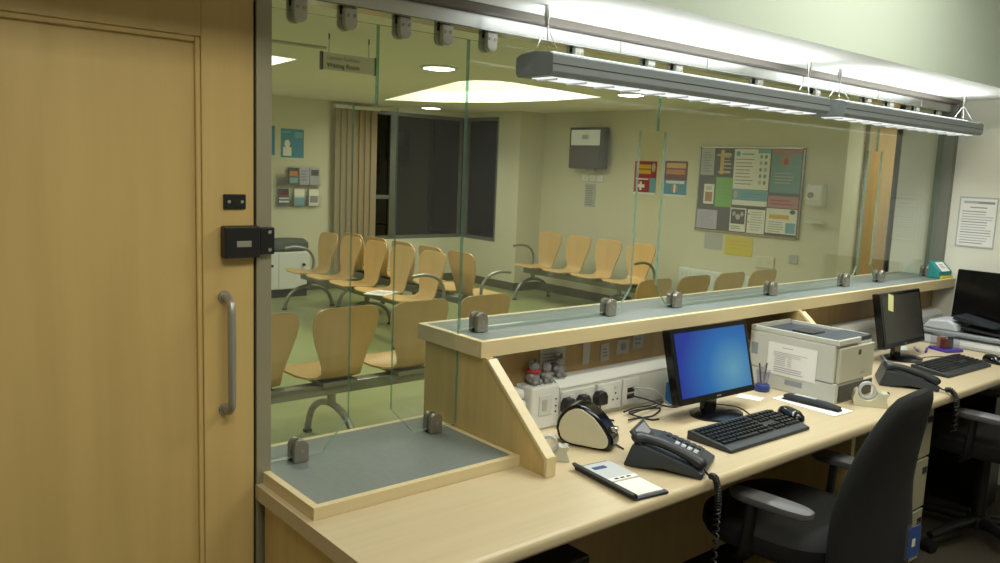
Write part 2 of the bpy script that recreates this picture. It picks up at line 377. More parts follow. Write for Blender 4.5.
# post with strike
p = struct(bx(-.016, .022, -.026, .026, 0, ZS).build('trim_2', 'steel_brushed', bevel=.002), 'grey steel post between the wooden door and the glass screen')
st = bx(-.015, .021, -.046, -.0262, 1.302, 1.366).build('lock_strike', 'black_plastic', p, bevel=.003)
for z in (1.313, 1.355): MB().cyl((.008, -.046, z), (.008, -.0475, z), .0045, n=12).build('screw', 'chrome', st)
struct(bx(XE-.040, XE, -.056, .03, 1.0416, ZS).build('trim_3', 'post_grey', bevel=.002), 'grey steel post between the glass screen and the white end wall')
# head rail
r = struct(bx(.022, XE-.045, -.034, .034, 1.902, 1.945).build('trim_4', 'alu', bevel=.003), 'silver head rail above the glass screen')
struct(bx(.022, XE-.045, -.062, .034, 1.945, ZS).build('trim_5', 'batten', bevel=.002), 'dark batten above the silver head rail')
for x in (1.2, 1.66, 2.3, 2.95, 3.4): bx(x, x+.004, -.0352, -.034, 1.904, 1.944).build('joint', 'steel', r)

# ------------------------------------------------------------------ glass screen
def pane(name, poly, label):
    o = MB().prism(poly, -.005, .005, 'y').build(name, ['screen_glass', 'glass_edge'])
    for p in o.data.polygons:
        if abs(p.normal.y) < .5: p.material_index = 1
    return struct(o, label)
ZL, ZR, ZG = .772, 1.054, 1.876
pane('window_3', [(.026, ZL), (.178, ZL), (.252, .85), (.252, 1.672), (.319, 1.672), (.319, ZG), (.026, ZG)], 'glass pane beside the steel post over the low grey counter')
pane('window_4', [(.460, ZL), (.612, ZL), (.612, ZG), (.323, ZG), (.323, 1.672), (.386, 1.672), (.386, .85)], 'glass pane at the step between low and raised counters')
pane('window_5', [(.616, ZR), (1.300, ZR), (1.362, 1.13), (1.362, 1.672), (1.452, 1.672), (1.452, ZG), (.616, ZG)], 'glass pane on the raised counter behind the blue monitor')
pane('window_6', [(1.562, ZR), (2.915, ZR), (2.977, 1.13), (2.977, 1.672), (3.058, 1.672), (3.058, ZG), (1.456, ZG), (1.456, 1.672), (1.497, 1.672), (1.497, 1.13)], 'wide glass pane on the raised counter in front of the notice board')
pane('window_7', [(3.176, ZR), (XE-.048, ZR), (XE-.048, ZG), (3.062, ZG), (3.062, 1.672), (3.114, 1.672), (3.114, 1.13)], 'glass pane beside the far steel post')
def clamp(loc, label, group, top=False):
    t = thing('glass_clamp', label, 'clamp', loc, 0, group)
    w_, h = (.040, .058) if not top else (.036, .053)
    if top:
        poly = [(-w_/2, 0), (-w_/2, -h+w_/2)]+[(-w_/2*math.cos(a), -h+w_/2-w_/2*math.sin(a)) for a in [PI*i/10 for i in range(1, 10)]]+[(w_/2, -h+w_/2), (w_/2, 0)]
    else:
        poly = [(-w_/2, 0), (-w_/2, h-w_/2)]+[(-w_/2*math.cos(a), h-w_/2+w_/2*math.sin(a)) for a in [PI*i/10 for i in range(1, 10)]]+[(w_/2, h-w_/2), (w_/2, 0)]
    m = 'nickel' if not top else 'clamp_alu'
    MB().prism(poly, -.022, -.0058, 'y').build('front_plate', m, t, bevel=.0025); MB().prism(poly, .0058, .022, 'y').build('back_plate', m, t, bevel=.0025)
    zz = (-.014, -.001) if top else (.0005, .011)
    bx(-w_/2, w_/2, -.0057, .0057, *zz).build('gasket', 'black_matte', t)
    for x in ((-.009, .009) if top else (0,)):
        MB().cyl((x, -.0221, -.018 if top else .03), (x, -.0245, -.018 if top else .03), .0045, n=10).build('screw', 'steel', t)
    return t
clamp((.107, 0, .7605), 'chrome glass clamp on the low grey counter beside the steel post', 'clamps on the low counter')
clamp((.530, 0, .7605), 'chrome glass clamp on the low grey counter beside the raised counter', 'clamps on the low counter')
for x, s in ((.687, 'at the stepped end of the raised counter'), (1.254, 'left of the first speech slot in the raised screen'), (1.612, 'right of the first speech slot behind the monitor'), (2.252, 'on the raised counter behind the printer'),
             (2.867, 'left of the second speech slot behind the unlit monitor'), (3.215, 'right of the second speech slot in the raised screen'), (3.745, 'beside the teal leaflet box on the raised counter')):
    clamp((x, 0, 1.0421), 'chrome glass clamp '+s, 'clamps on the raised counter')
ORD = 'first second third fourth fifth sixth seventh eighth ninth tenth eleventh twelfth thirteenth fourteenth'.split(); k_ = -1
for x in (.096, .231, .392, .527, .682, 1.03, 1.374, 1.523, 2.022, 2.45, 2.90, 3.12, 3.40, 3.66):
    k_ = k_+1; clamp((x, 0, 1.9015), ('%s silver clamp on the head rail counting from the post by the wooden door' % ORD[k_]), 'clamps along the head rail', True)

# ------------------------------------------------------------------ low counter, raised counter, desk
t = thing('transaction_shelf', 'low grey laminate counter shelf with maple edging beside the door', 'counter', (0, 0, .7301))
bx(.018, .594, -.275, .129, 0, .0295).build('top', 'laminate', t)
for q in ((.0, .612, -.293, -.275), (.0, .612, .129, .147)): bx(q[0], q[1], q[2], q[3], 0, .030).build('edging', 'maple_edge', t, bevel=.001)
for q in ((.0, .018, -.275, -.027), (.594, .612, -.275, .129)): bx(q[0], q[1], q[2], q[3], 0, .030).build('edging', 'maple_edge', t, bevel=.001)
t = thing('raised_counter', 'raised maple reception counter with grey laminate top', 'counter', (0, 0, 0))
z0, z1 = .994, 1.0416
bx(.620, XE-.003, -.107, .172, z0, z1-.001).build('top', 'laminate', t)
bx(.600, XE-.003, -.125, -.107, z0, z1).build('edging', 'maple_edge', t, bevel=.0015); bx(.600, XE-.003, .172, .190, z0, z1).build('edging', 'maple_edge', t, bevel=.0015)
bx(.600, .620, -.107, .172, z0, z1).build('edging', 'maple_edge', t, bevel=.0015)
bx(.648, XE-.003, -.018, .0, .7305, z0).build('back_panel', 'counter_panel', t); bx(.648, XE-.003, .148, .168, 0, z0).build('front_panel', 'maple_v', t)
# stepped end panel with sloping edge strip
MB().prism([(.166, 0), (.166, z0), (-.135, z0), (-.135, .985), (-.388, .775), (-.388, .7305), (.0, .7305), (.0, 0)], .614, .640, 'x').build('end_panel', 'maple_v', t)
L0, L1 = Vector((-.135, .985)), Vector((-.388, .775)); nn = Vector((-(L1-L0).y, (L1-L0).x)).normalized()*-.012
if nn.y < 0: nn = -nn
MB().prism([tuple(L0), tuple(L1), tuple(L1+nn), tuple(L0+nn)], .610, .644, 'x').build('edge_strip', 'maple_edge', t, bevel=.002)
bx(.610, .644, -.400, -.3885, .7305, .785).build('edge_strip', 'maple_edge', t, bevel=.002)
MB().prism([(-.0185, .7305), (-.0185, z0), (-.135, z0), (-.135, .985), (-.388, .775), (-.388, .7305)], 2.262, 2.288, 'x').build('support_panel', 'maple_v', t)
MB().prism([tuple(L0), tuple(L1), tuple(L1+nn), tuple(L0+nn)], 2.258, 2.292, 'x').build('edge_strip', 'maple_edge', t, bevel=.002)
bx(.02, .612, .10, .12, 0, .729).build('low_front_panel', 'maple_v', t)
t = thing('reception_desk', 'long maple reception desk with a rounded front edge', 'desk', (0, 0, 0))
prof = [(-.02, .692), (-.02, .73)]+[(-.640+.0-.014*math.sin(a), .716+.014*math.cos(a)) for a in [PI/2*i/5 for i in range(6)]]+[(-.654, .706)]+[(-.640-.014*math.cos(a), .706-.014*math.sin(a)) for a in [PI/2*i/5 for i in range(1, 6)]]
MB().prism(prof, -.017, XE-.003, 'x').build('worktop', 'maple_x', t, smooth=30)
bx(-.001, .025, -.62, -.04, 0, .692).build('end_panel', 'maple_v', t); bx(.025, XE-.003, -.16, -.14, .12, .692).build('modesty_panel', 'counter_panel', t)
bx(1.96, 1.985, -.55, -.16, 0, .692).build('end_panel', 'maple_v', t)

# ------------------------------------------------------------------ suspended luminaires
def luminaire(x0, x1, label, hang):
    yc, zb_, hw = -.18, 1.775, .075
    t = thing('suspended_luminaire', label, 'lamp', ((x0+x1)/2, yc, zb_), 0, 'suspended lamps over the desk'); L = (x1-x0)/2
    prof = [(-hw+.010, 0), (-hw, .010), (-hw, .054), (-hw+.02, .062), (0, .067), (hw-.02, .062), (hw, .054), (hw, .010), (hw-.010, 0)]
    hb = MB().prism(prof, -L, L, 'x').build('housing', 'lamp_grey', t, bevel=.002)
    for s in (-1, 1): bx(-L, L, s*hw-.0012 if s > 0 else -hw-.0006, s*hw+.0006 if s > 0 else -hw+.0012, .028, .031).build('groove', 'lamp_groove', t)
    bx(-L+.03, L-.03, -.040, .040, -.002, .001).build('lens', 'lens', t, bevel=.001)
    n = 36
    for i in range(n):
        x = -L+.05+i*(2*L-.1)/(n-1)
        if i % 3 == 0: bx(x-.0015, x+.0015, -.040, .040, -.007, -.0021).build('louvre_blade', 'white_plastic', t)
    bx(-L+.05, L-.05, -.02, .02, .064, .0695).build('up_lens', 'uplens', t)
    for hx in hang:
        hx -= (x0+x1)/2
        rd = MB().cyl((hx, 0, ZS-zb_-.0005), (hx, 0, ZS-zb_-.035), .008, n=12).cyl((hx, 0, ZS-zb_-.035), (hx, 0, ZS-zb_-.058), .005, n=10).build('hanger', 'alu', t, smooth=True)
        for s in (-1, 1): MB().tube([(hx, 0, ZS-zb_-.05), (hx, s*.05, .063)], .0012, 6).build('wire', 'steel_wire', rd)
        MB().tube([(hx, 0, ZS-zb_-.05), (hx+.012, 0, .066)], .0012, 6).build('wire', 'steel_wire', rd)
    xm = (x0+x1)/2
    a_ = area('lamp_down', (xm, yc, zb_-.012), 2*L-.1, .09, DOWN, COOL, spread=math.radians(125))
    a_ = area('lamp_up', (xm, yc, zb_+.082), 2*L-.1, .06, UP, COOL, (PI, 0, 0))
    return t
DOWN, UP = 5.6, 3.0
luminaire(.70, 2.13, 'long grey suspended lamp over the printer and the blue monitor', (.74, 2.09))
luminaire(2.25, 3.60, 'long grey suspended lamp ending beside the white end wall', (2.32, 3.53))

# ------------------------------------------------------------------ waiting room ceiling: downlights, hanging sign
def downlight(x, y, label, power=9):
    t = thing('downlight', label, 'lamp', (x, y, ZC), 0, 'ceiling downlights')
    MB().lathe([(.135, 0), (.135, -.008), (.112, -.014), (.112, -.001)], 28).build('trim_ring', 'white_plastic', t, smooth=True)
    MB().lathe([(.110, -.001), (.108, -.012), (.07, -.020), (.01, -.022)], 28).build('lens', 'downlight', t)
    l = bpy.data.lights.new('downlight_beam', 'SPOT'); l.energy = power*5.5; l.spot_size = math.radians(140); l.spot_blend = 1; l.color = WARM; l.shadow_soft_size = .08
    o = bpy.data.objects.new('downlight_beam', l); C.objects.link(o); o.location = (x, y, ZC-.05)
downlight(2.625, 2.95, 'round ceiling downlight between the two light wells'); downlight(4.74, 3.03, 'round ceiling downlight on the television wall side of the light well')
downlight(5.03, 6.45, 'round ceiling downlight just in front of the dark window', 4)
downlight(.6, 1.0, 'round ceiling downlight above the low counter side of the glass', 7)
downlight(2.62, 1.0, 'unseen downlight added to light the bench backs, over the gap between the two front benches', 7); downlight(4.74, 1.0, 'unseen downlight added to light the back of the bench below the notice board', 5)  # extra downlights out of view, added to brighten the front bench backs
t = thing('hanging_sign', 'hanging grey sign reading Waiting Room behind the glass', 'sign', (1.342, 2.24, 2.010))
bx(0, .332, -.008, .008, 0, .090).build('board', 'sign_face', t)
for x in (0, .332): MB().prism(rr(.024, .098, .010, cy=.045), x-.005, x+.005, 'x').build('end_cap', 'charcoal', t)
text('Latimer Facilities', .030, 'ink_grey', t, (.028, -.0086, .054)); text('Waiting Room', .034, 'ink_black', t, (.028, -.0086, .014), bold=.0006)
for x in (.045, .292):
    MB().cyl((x, 0, .091), (x, 0, .16), .0015, n=6).build('wire', 'wire', t); MB().cyl((x, 0, .16), (x, 0, ZC-2.010), .004, n=8).build('rod', 'dark_metal', t)
tag(MB().prism(rr(.4, .05, .02, cx=0, cy=0), ZC-.012, ZC-.001, 'z').build('ceiling_vent', 'paper_grey', loc=(1.44, 2.75, 0)), 'slim grey ceiling vent above the hanging sign', 'vent')

# ------------------------------------------------------------------ waiting room benches
def shell_mesh():
    # path from top of back to front of seat: y, z, half width, sideways curl
    st = [(.168, .785, .085, 0), (.168, .782, .130, .008), (.166, .772, .160, .012), (.162, .752, .180, .015), (.156, .71, .191, .018), (.147, .65, .184, .022), (.136, .58, .164, .024), (.126, .51, .138, .022),
          (.116, .455, .121, .016), (.100, .418, .117, .010), (.066, .396, .128, .006), (.02, .390, .158, .004), (-.05, .392, .192, .006), (-.13, .400, .210, .008), (-.20, .408, .206, .006), (-.245, .408, .176, .004), (-.262, .402, .120, .0)]
    n = 8; th = .011; top = []; bot = []
    for i, (y, z, hw, cu) in enumerate(st):
        a = st[max(i-1, 0)]; c = st[min(i+1, len(st)-1)]
        ty, tz = c[0]-a[0], c[1]-a[1]; l = math.hypot(ty, tz); ny, nz = tz/l, -ty/l      # normal
        if nz < 0 or (abs(nz) < .5 and ny > 0): ny, nz = -ny, -nz
        if i < 9 and ny > 0: ny, nz = -ny, -nz
        ra = []; rb = []
        for k in range(n+1):
            u = -1+2*k/n; x = hw*u; off = cu*u*u
            ra.append((x, y+ny*off, z+nz*off)); rb.append((x, y+ny*off-ny*th, z+nz*off-nz*th))
        top.append(ra); bot.append(rb)
    b = MB(); rs = [ra+rb[::-1] for ra, rb in zip(top, bot)]; b.rings(rs)
    return b
SHELL = shell_mesh().mesh('seat_shell', ['chair_ply']); SHELL.shade_smooth(); SHELL.set_sharp_from_angle(angle=math.radians(50))
def bench(n, loc, rz, label, pitch=.46, legs=None, arms=(1, 1)):
    t = thing('beam_bench', label, 'bench', loc, rz, 'waiting room benches')
    Lh = n*pitch/2
    bx(-Lh-.02, Lh+.02, -.04, .04, .290, .350).build('beam', 'bench_steel', t, bevel=.006)
    for i in range(n):
        x = -Lh+pitch*(i+.5)
        s = bpy.data.objects.new('seat_shell', SHELL); C.objects.link(s); s.parent = t; s.location = (x, 0, 0)
        MB().box(x-.10, x+.10, -.12, .09, .3505, .374).build('seat_bracket', 'bench_steel', t)
    for x in (legs or (-Lh+.25, Lh-.25)):
        arch = [(x, -.27, .012), (x, -.262, .05)]+[(x, -.25*math.cos(a), .06+.17*math.sin(a)) for a in [PI*i/14 for i in range(1, 14)]]+[(x, .262, .05), (x, .27, .012)]
        lg = MB().tube(arch, .019, 10).build('arch_leg', 'bench_steel', t, smooth=True)
        MB().cyl((x, 0, .22), (x, 0, .292), .024, n=12).build('stem', 'bench_steel', lg, smooth=True)
        for y in (-.27, .27): MB().cyl((x, y, 0), (x, y, .013), .026, n=12).build('foot', 'black_plastic', lg)
    for s, on_ in zip((-1, 1), arms):
        if not on_: continue
        x = s*(Lh+.005)
        pts = spline([(x, .05, .33), (x, .10, .42), (x, .09, .52), (x, .02, .595), (x, -.10, .625), (x, -.22, .615)], 5)
        MB().tube(pts, .014, 8).build('armrest', 'bench_steel', t, smooth=True)
    return t
# local front = -y
bench(4, (1.515, 1.97, 0), PI, 'ply seat bench with its back to the low counter behind the steel post', legs=(.235, -.6), arms=(0, 0))
bench(4, (4.46, 1.99, 0), PI, 'ply seat bench with its back to the glass below the notice board', arms=(0, 0))
bench(5, (3.11, 4.76, 0), -PI/2, 'ply seat bench facing the white cupboard and leaflet rack, back to back with another', legs=(-1.05, .1, 1.0))
bench(5, (3.65, 4.68, 0), PI/2, 'ply seat bench facing the television wall, back to back with another', legs=(-1.0, .0, 1.0))
bench(4, (5.71, 4.43, 0), -PI/2, 'ply seat bench against the wall below the television', legs=(-.81, .55))
# folded paper left on a seat, small phone-like bag between the rows
sheet('magazine', .26, .20, 'paper', lines(.1, .1, .9, .9, 6), (2.86, 3.97, .413), (-PI/2, 0, .5), .006, 'open white magazine left on a ply seat', 'magazine')
# ------------------------------------------------------------------ television wall
t = thing('television', 'grey wall television with a pale upper half on screen', 'television', (XT-.001, 5.155, 1.540), -PI/2)
bx(0, .56, -.13, -.05, 0, .475).build('cabinet', 'tv_grey', t, bevel=.012); bx(.03, .49, -.1325, -.13, .27, .445).build('screen', 'tv_screen_light', t); bx(.03, .49, -.132, -.13, .03, .268).build('screen_lower', 'tv_screen_dark', t)
bx(.18, .36, -.05, 0, .12, .35).build('wall_bracket', 'black_plastic', t); bx(.26, .40, -.10, -.06, -.02, 0).build('connector', 'grey_wire', t)
sheet('print', .1, .05, 'paper_grey', (), (.21, -.1345, .34), parent=t, t=.001)
def socket_plate(loc, rz, w_, h, label, gangs=2, name='wall_socket', m='white_plastic', group=None):
    t = thing(name, label, 'socket', loc, rz, group)
    bx(0, w_, -.012, 0, 0, h).build('plate', m, t, bevel=.003)
    for g in range(gangs):
        c = w_*(g+.5)/gangs
        for dx, dz in ((0, .018), (-.011, -.004), (.011, -.004)):
            bx(c+dx-.0035, c+dx+.0035, -.0125, -.012, h/2+dz-.003, h/2+dz+.003).build('pin_hole', 'ink_black', t)
    return t
for i in range(3): socket_plate((XT-.001, 5.03-i*.12, 1.40), -PI/2, .10, .07, ('white wall socket under the television on the window side of its row', 'middle white wall socket of the row under the television', 'white wall socket under the television on the red poster side')[i], 1, group='sockets under the television')
sheet('pinned_note', .17, .27, 'paper_grey', lines(.08, .05, .92, .95, 9), (XT-.003, 4.98, 1.10), (0, 0, -PI/2), .002, 'pale note on the wall below the television sockets')
sheet('poster', .31, .36, 'print_red', [(0, 0, 1, .06, 'paper'), (.1, .62, .75, .9, 'print_gold'), (.72, .06, 1, .5, 'paper_blue'), (.78, .68, .95, .95, 'paper_grey', 'o'), (.14, .20, .50, .30, 'paper'), (.27, .12, .37, .38, 'paper'), (.08, .44, .66, .48, 'paper'), (.1, .74, .75, .78, 'print_red')], (XT-.003, 4.235, 1.29), (0, 0, -PI/2), .002, 'red poster with yellow lettering and white cross on the wall', 'poster')
sheet('poster', .30, .37, 'print_sky', [(0, .46, 1, 1, 'print_maroon'), (.08, .80, .92, .94, 'print_gold'), (.08, .62, .9, .76, 'print_orange'), (0, 0, 1, .05, 'paper'), (.1, .36, .9, .44, 'paper'), (.35, .14, .62, .30, 'print_pink'), (.44, .1, .53, .34, 'paper')], (XT-.003, 3.815, 1.29), (0, 0, -PI/2), .002, 'maroon and blue poster beside the notice board', 'poster')
# notice board: origin at lower left corner (y = 3.36), 1.17 wide, .855 high
t = thing('notice_board', 'grey felt notice board in a thin metal frame covered with papers', 'notice board', (XT-.001, 3.362, .962), -PI/2)
bw, bh = 1.172, .852
bx(0, bw, -.014, 0, 0, bh).build('felt', 'board_felt', t)
for q in ((0, bw, 0, .014), (0, bw, bh-.014, bh)): bx(q[0], q[1], -.020, -.0142, q[2], q[3]).build('frame', 'alu', t)
for q in ((0, .014), (bw-.014, bw)): bx(q[0], q[1], -.020, -.0142, .014, bh-.014).build('frame', 'alu', t)
for x in (.012, bw-.012):
    for z in (.012, bh-.012): MB().cyl((x, -.0201, z), (x, -.026, z), .009, n=10).build('corner_stud', 'dark_metal', t)
def pinned(u0, v0, u1, v1, base, marks, label):
    sheet('pinned_sheet', (u1-u0)*bw, (v1-v0)*bh, base, marks, (XT-.0175, 3.362-u0*bw, .962+v0*bh), (0, 0, -PI/2), .002, label)
pinned(.02, .665, .155, .98, 'paper_grey', lines(.15, .1, .85, .9, 8), 'pale grey sheet in the top corner of the notice board')
pinned(.165, .665, .345, .98, 'print_dark', [(.1, .72, .9, .8, 'print_gold'), (.3, .4, .9, .47, 'print_gold'), (.2, .1, .9, .16, 'print_gold'), (.3, .05, .5, .95, 'print_gold')]+lines(.5, .1, .95, .9, 6, 'paper_grey', .3), 'dark sheet with yellow stripes on the notice board')
icons = []
for i in range(5):
    for j in range(2): icons.append((.72+.13*j, .13+.16*i, .80+.13*j, .23+.16*i, 'print_teal' if (i+j) % 3 else 'paper_grey', 'o'))
pinned(.355, .52, .695, .975, 'paper', [(.05, .82, .17, .95, 'paper_blue', 'o'), (.66, .9, 1, 1, 'paper_blue')]+lines(.22, .84, .6, .92, 1, 'paper_blue')+lines(.06, .1, .62, .8, 8, 'ink_grey', .25)+icons, 'large white poster with a column of round icons on the notice board')
pinned(.71, .50, .975, .975, 'print_teal', [(0, .9, 1, 1, 'print_pink'), (.28, .6, .68, .9, 'tan_soft', 'o'), (.42, .66, .56, .8, 'print_red', 'x')]+lines(.15, .2, .85, .5, 4, 'paper_grey', .3), 'teal poster with a red top band on the notice board')
pinned(.07, .325, .175, .56, 'paper', [(.15, .12, .85, .6, 'tan_soft'), (.3, .3, .7, .55, 'print_orange', 'o')]+lines(.2, .7, .8, .9, 2), 'small white card with a brown picture on the notice board')
pinned(.19, .30, .36, .645, 'paper_green', lines(.15, .15, .85, .85, 6, 'print_teal', .12), 'bright green sheet pinned on the notice board')
pinned(.365, .335, .695, .515, 'paper', [(0, .32, 1, 1, 'paper_blue'), (.02, .4, .14, .9, 'paper_grey', 'o')]+lines(.3, .5, .85, .85, 2, 'print_sky', .3), 'blue banner strip under the poster with round icons')
pinned(.705, .335, .975, .465, 'print_pink', lines(.1, .2, .9, .8, 2, 'print_red', .3), 'red banner strip under the teal poster')
pinned(.015, .03, .225, .255, 'paper_lilac', lines(.1, .1, .9, .9, 7, 'ink_grey', .2), 'lilac sheet in the bottom corner of the notice board')
pinned(.355, .03, .51, .30, 'paper', [(.06, .32, .94, .95, 'print_dark'), (.35, .5, .65, .75, 'paper_grey', 'o'), (.15, .65, .35, .85, 'paper_grey', 'o'), (.65, .65, .85, .85, 'paper_grey', 'o')]+lines(.1, .08, .8, .26, 2), 'white sheet with a black and white photo on the notice board')
pinned(.525, .025, .69, .32, 'paper', [(.0, .92, 1, 1, 'print_dark'), (.05, .7, .12, .76, 'print_dark'), (.05, .4, .12, .46, 'print_dark')]+lines(.2, .1, .9, .88, 8, 'ink_grey', .22), 'white list sheet with a dark header on the notice board')
pinned(.70, .025, .975, .325, 'paper', [(0, 0, 1, .08, 'print_dark'), (.1, .62, .75, .78, 'print_gold'), (.66, .12, .97, .5, 'paper_blue'), (.76, .82, .94, .99, 'print_dark', 'o')]+lines(.08, .12, .6, .55, 5, 'ink_grey', .25), 'white sheet with a yellow bar under the red banner')
sheet('yellow_notice', .32, .19, 'paper_yellow', lines(.15, .3, .9, .85, 3, 'print_gold', .3), (XT-.003, 2.99, .745), (0, 0, -PI/2), .002, 'yellow paper notice on the wall under the notice board')
sheet('white_notice', .22, .16, 'paper_grey', (), (XT-.003, 3.24, .78), (0, 0, -PI/2), .002, 'plain pale paper beside the yellow notice')
t = thing('soap_dispenser', 'white hand gel dispenser on the wall beside the notice board', 'dispenser', (XT-.001, 2.10, 1.285), -PI/2)
MB().prism([(0, 0), (-.09, .01), (-.115, .06), (-.10, .19), (-.07, .205), (0, .205)], 0, .15, 'x').build('body', 'white_plastic', t, bevel=.01)
MB().cyl((.05, -.108, .10), (.05, -.118, .10), .028, n=16).build('window', 'ink_grey', t)
bx(.0, .17, -.10, 0, -.15, -.135).build('drip_tray', 'white_plastic', t, bevel=.004)
socket_plate((XT-.001, 2.27, .735), -PI/2, .09, .085, 'pale grey socket plate low on the wall under the gel dispenser', 1, m='paper_grey')
socket_plate((XT-.001, 2.62, .66), -PI/2, .20, .11, 'wide pale wall plate beside the yellow notice', 2, m='sign_face')
t = thing('radiator', 'white panel radiator on the wall under the notice board', 'radiator', (XT-.02, 3.48, .14), -PI/2)
bx(0, .85, -.06, 0, 0, .42).build('panel', 'radiator', t, bevel=.008)
for i in range(16): bx(.03+i*.05, .055+i*.05, -.066, -.0605, .03, .39).build('rib', 'radiator', t)
for x in (.1, .7): bx(x, x+.04, .0, .018, .1, .35).build('bracket', 'steel', t)
# ------------------------------------------------------------------ back wall, left part: poster, leaflets, cupboard
sheet('poster', .28, .32, 'print_sky', [(.05, .86, .4, .92, 'paper_blue'), (.16, .34, .40, .62, 'paper', 'o'), (.10, .06, .46, .36, 'paper'), (.6, .7, .95, .9, 'paper_blue')], (3.28, YW-.003, 1.53), (0, 0, 0), .002, 'blue poster with a white figure above the leaflet rack', 'poster')
sheet('poster', .28, .32, 'print_sky', lines(.1, .1, .9, .9, 4, 'paper_blue'), (2.93, YW-.003, 1.55), (0, 0, 0), .002, 'blue poster half hidden behind the steel post', 'poster')
t = thing('leaflet_rack', 'clear acrylic leaflet rack with two tiers on the cream wall', 'rack', (3.19, YW-.001, .98))
bx(0, .57, -.006, 0, 0, .46).build('backplate', 'acrylic', t)
for z in (.0, .24):
    bx(0, .57, -.07, -.006, z, z+.006).build('tier_base', 'acrylic', t); bx(0, .57, -.07, -.066, z+.006, z+.13).build('tier_front', 'acrylic', t)
for (x, z, base, mk, lab) in ((.17, .25, 'print_dark', [(.1, .5, .9, .8, 'print_orange'), (.1, .1, .9, .4, 'paper_blue')], 'dark leaflet with an orange band in the upper tier of the rack'), (.30, .25, 'paper_lilac', lines(.1, .2, .9, .9, 4), 'lilac leaflet in the middle of the upper rack tier'), (.43, .25, 'paper_lilac', [(.1, .55, .9, .9, 'print_dark')], 'lilac leaflet with a dark top in the upper rack tier'),
                         (.05, .01, 'ink_blue', [(.1, .6, .9, .9, 'print_maroon'), (.0, .2, 1, .3, 'paper'), (0, .4, 1, .48, 'paper')], 'striped blue and maroon leaflet in the lower rack tier'), (.24, .01, 'paper', [(0, .0, 1, .5, 'paper_blue')], 'white and pale blue leaflet in the lower rack tier'), (.42, .01, 'paper', [(.1, .2, .9, .6, 'ink_grey')], 'white leaflet with a grey box in the lower rack tier')):
    sheet('leaflet', .12, .19, base, mk, (3.19+x, YW-.045, .98+z-.0), (0, 0, 0), .02, lab, 'leaflet', 'leaflets in the rack')
t = thing('low_cupboard', 'low white cupboard standing under the leaflet rack', 'cupboard', (2.7, YW-.36, 0))
bx(0, .76, 0, .34, .09, .50).build('body', 'white_plastic', t, bevel=.004); dd = bx(.39, .755, -.016, -.0005, .10, .49).build('door', 'white_plastic', t, bevel=.002); MB().cyl((.68, -.0165, .36), (.68, -.04, .36), .016, n=12).build('knob', 'black_plastic', dd)
dd = bx(.005, .385, -.016, -.0005, .10, .49).build('door', 'white_plastic', t, bevel=.002); MB().cyl((.30, -.0165, .36), (.30, -.04, .36), .016, n=12).build('knob', 'black_plastic', dd)
bx(.02, .74, .02, .33, 0, .09).build('plinth', 'ink_black', t)
tag(MB().sell([(0, 0, 0, .26, .12), (0, 0, .03, .29, .14), (.01, 0, .09, .28, .13), (.03, .01, .13, .22, .09), (.03, .01, .14, .1, .04)], 24).build('folded_coat', 'grey_cloth', loc=(3.22, YW-.20, .501), smooth=True), 'grey folded coat lying on the white cupboard', 'coat')
# ------------------------------------------------------------------ end wall notice, teal leaflet box
nt_ = [(.12, .87, .5, .92, 'ink_light'), (.5, .87, .92, .915, 'ink_grey')]+lines(.3, .77, .75, .82, 1, 'ink_grey')
for i in range(13): nt_ += lines(.1, .07+i*.052, .93, .11+i*.052, 1, 'ink_light' if i % 4 else 'ink_grey', .45)
sheet('laminated_notice', .186, .262, 'paper_grey', [(.04, .03, .97, .97, 'paper')]+[(a, b_, c, d_, m, 1) for a, b_, c, d_, m in nt_], (XE-.003, -.099, 1.211), (0, 0, -PI/2), .002, 'laminated printed notice on the white end wall')
t = thing('leaflet_box', 'teal leaflet box with a white card at the end of the raised counter', 'box', (3.690, -.092, 1.0421), math.radians(-6))
MB().prism([(0, 0), (0, .035), (.055, .088), (.06, .088), (.06, 0)], 0, .128, 'x').build('box_body', 'teal_box', t, bevel=.003)
c_ = sheet('card', .075, .062, 'paper', lines(.15, .3, .85, .8, 3, 'print_pink'), (.03, -.0015, .037), (-math.radians(46), 0, 0), .002, parent=t)
bx(.01, .12, -.012, -.001, .0, .012).build('base_strip', 'paper_yellow', t)
# ------------------------------------------------------------------ trunking, sockets, plugs, small notices
t = thing('cable_trunking', 'white cable trunking with sockets along the back of the desk', 'trunking', (0, 0, .7305))
bx(.955, 2.256, -.085, -.0185, 0, .112).build('trunk_body', 'off_white', t, bevel=.003); bx(2.294, XE-.02, -.085, -.0185, 0, .112).build('trunk_body', 'off_white', t, bevel=.003)
MB().prism([(-.087, .1125), (-.087, .118), (-.060, .142), (-.0185, .142), (-.0185, .1125)], .955, 2.256, 'x').build('lid', 'white_plastic', t, bevel=.002)
MB().prism([(-.087, .1125), (-.087, .118), (-.060, .142), (-.0185, .142), (-.0185, .1125)], 2.294, XE-.02, 'x').build('lid', 'white_plastic', t, bevel=.002)
for x0, w_, g in ((.960, .150, 2), (1.122, .118, 2), (1.250, .080, 0), (1.80, .15, 2), (2.5, .15, 2)):
    s = bx(x0, x0+w_, -.094, -.0855, .014, .106).build('socket_plate', 'white_plastic', t, bevel=.003)
    for k in range(g):
        c = x0+w_*(k+.5)/g
        for dx, dz in ((0, .066), (-.011, .045), (.011, .045)): bx(c+dx-.0035, c+dx+.0035, -.0946, -.094, dz-.003, dz+.003).build('pin_hole', 'ink_black', s)
        bx(c-.006, c+.006, -.0965, -.094, .080, .092).build('switch', 'off_white', s)
    if g == 0:
        for dz in (.036, .058): bx(x0+.020, x0+.055, -.0950, -.094, dz, dz+.016).build('network_port', 'ink_black', s)
t = thing('wall_intercom', 'white square control box at the end of the trunking', 'control box', (.828, -.0185, .7305))
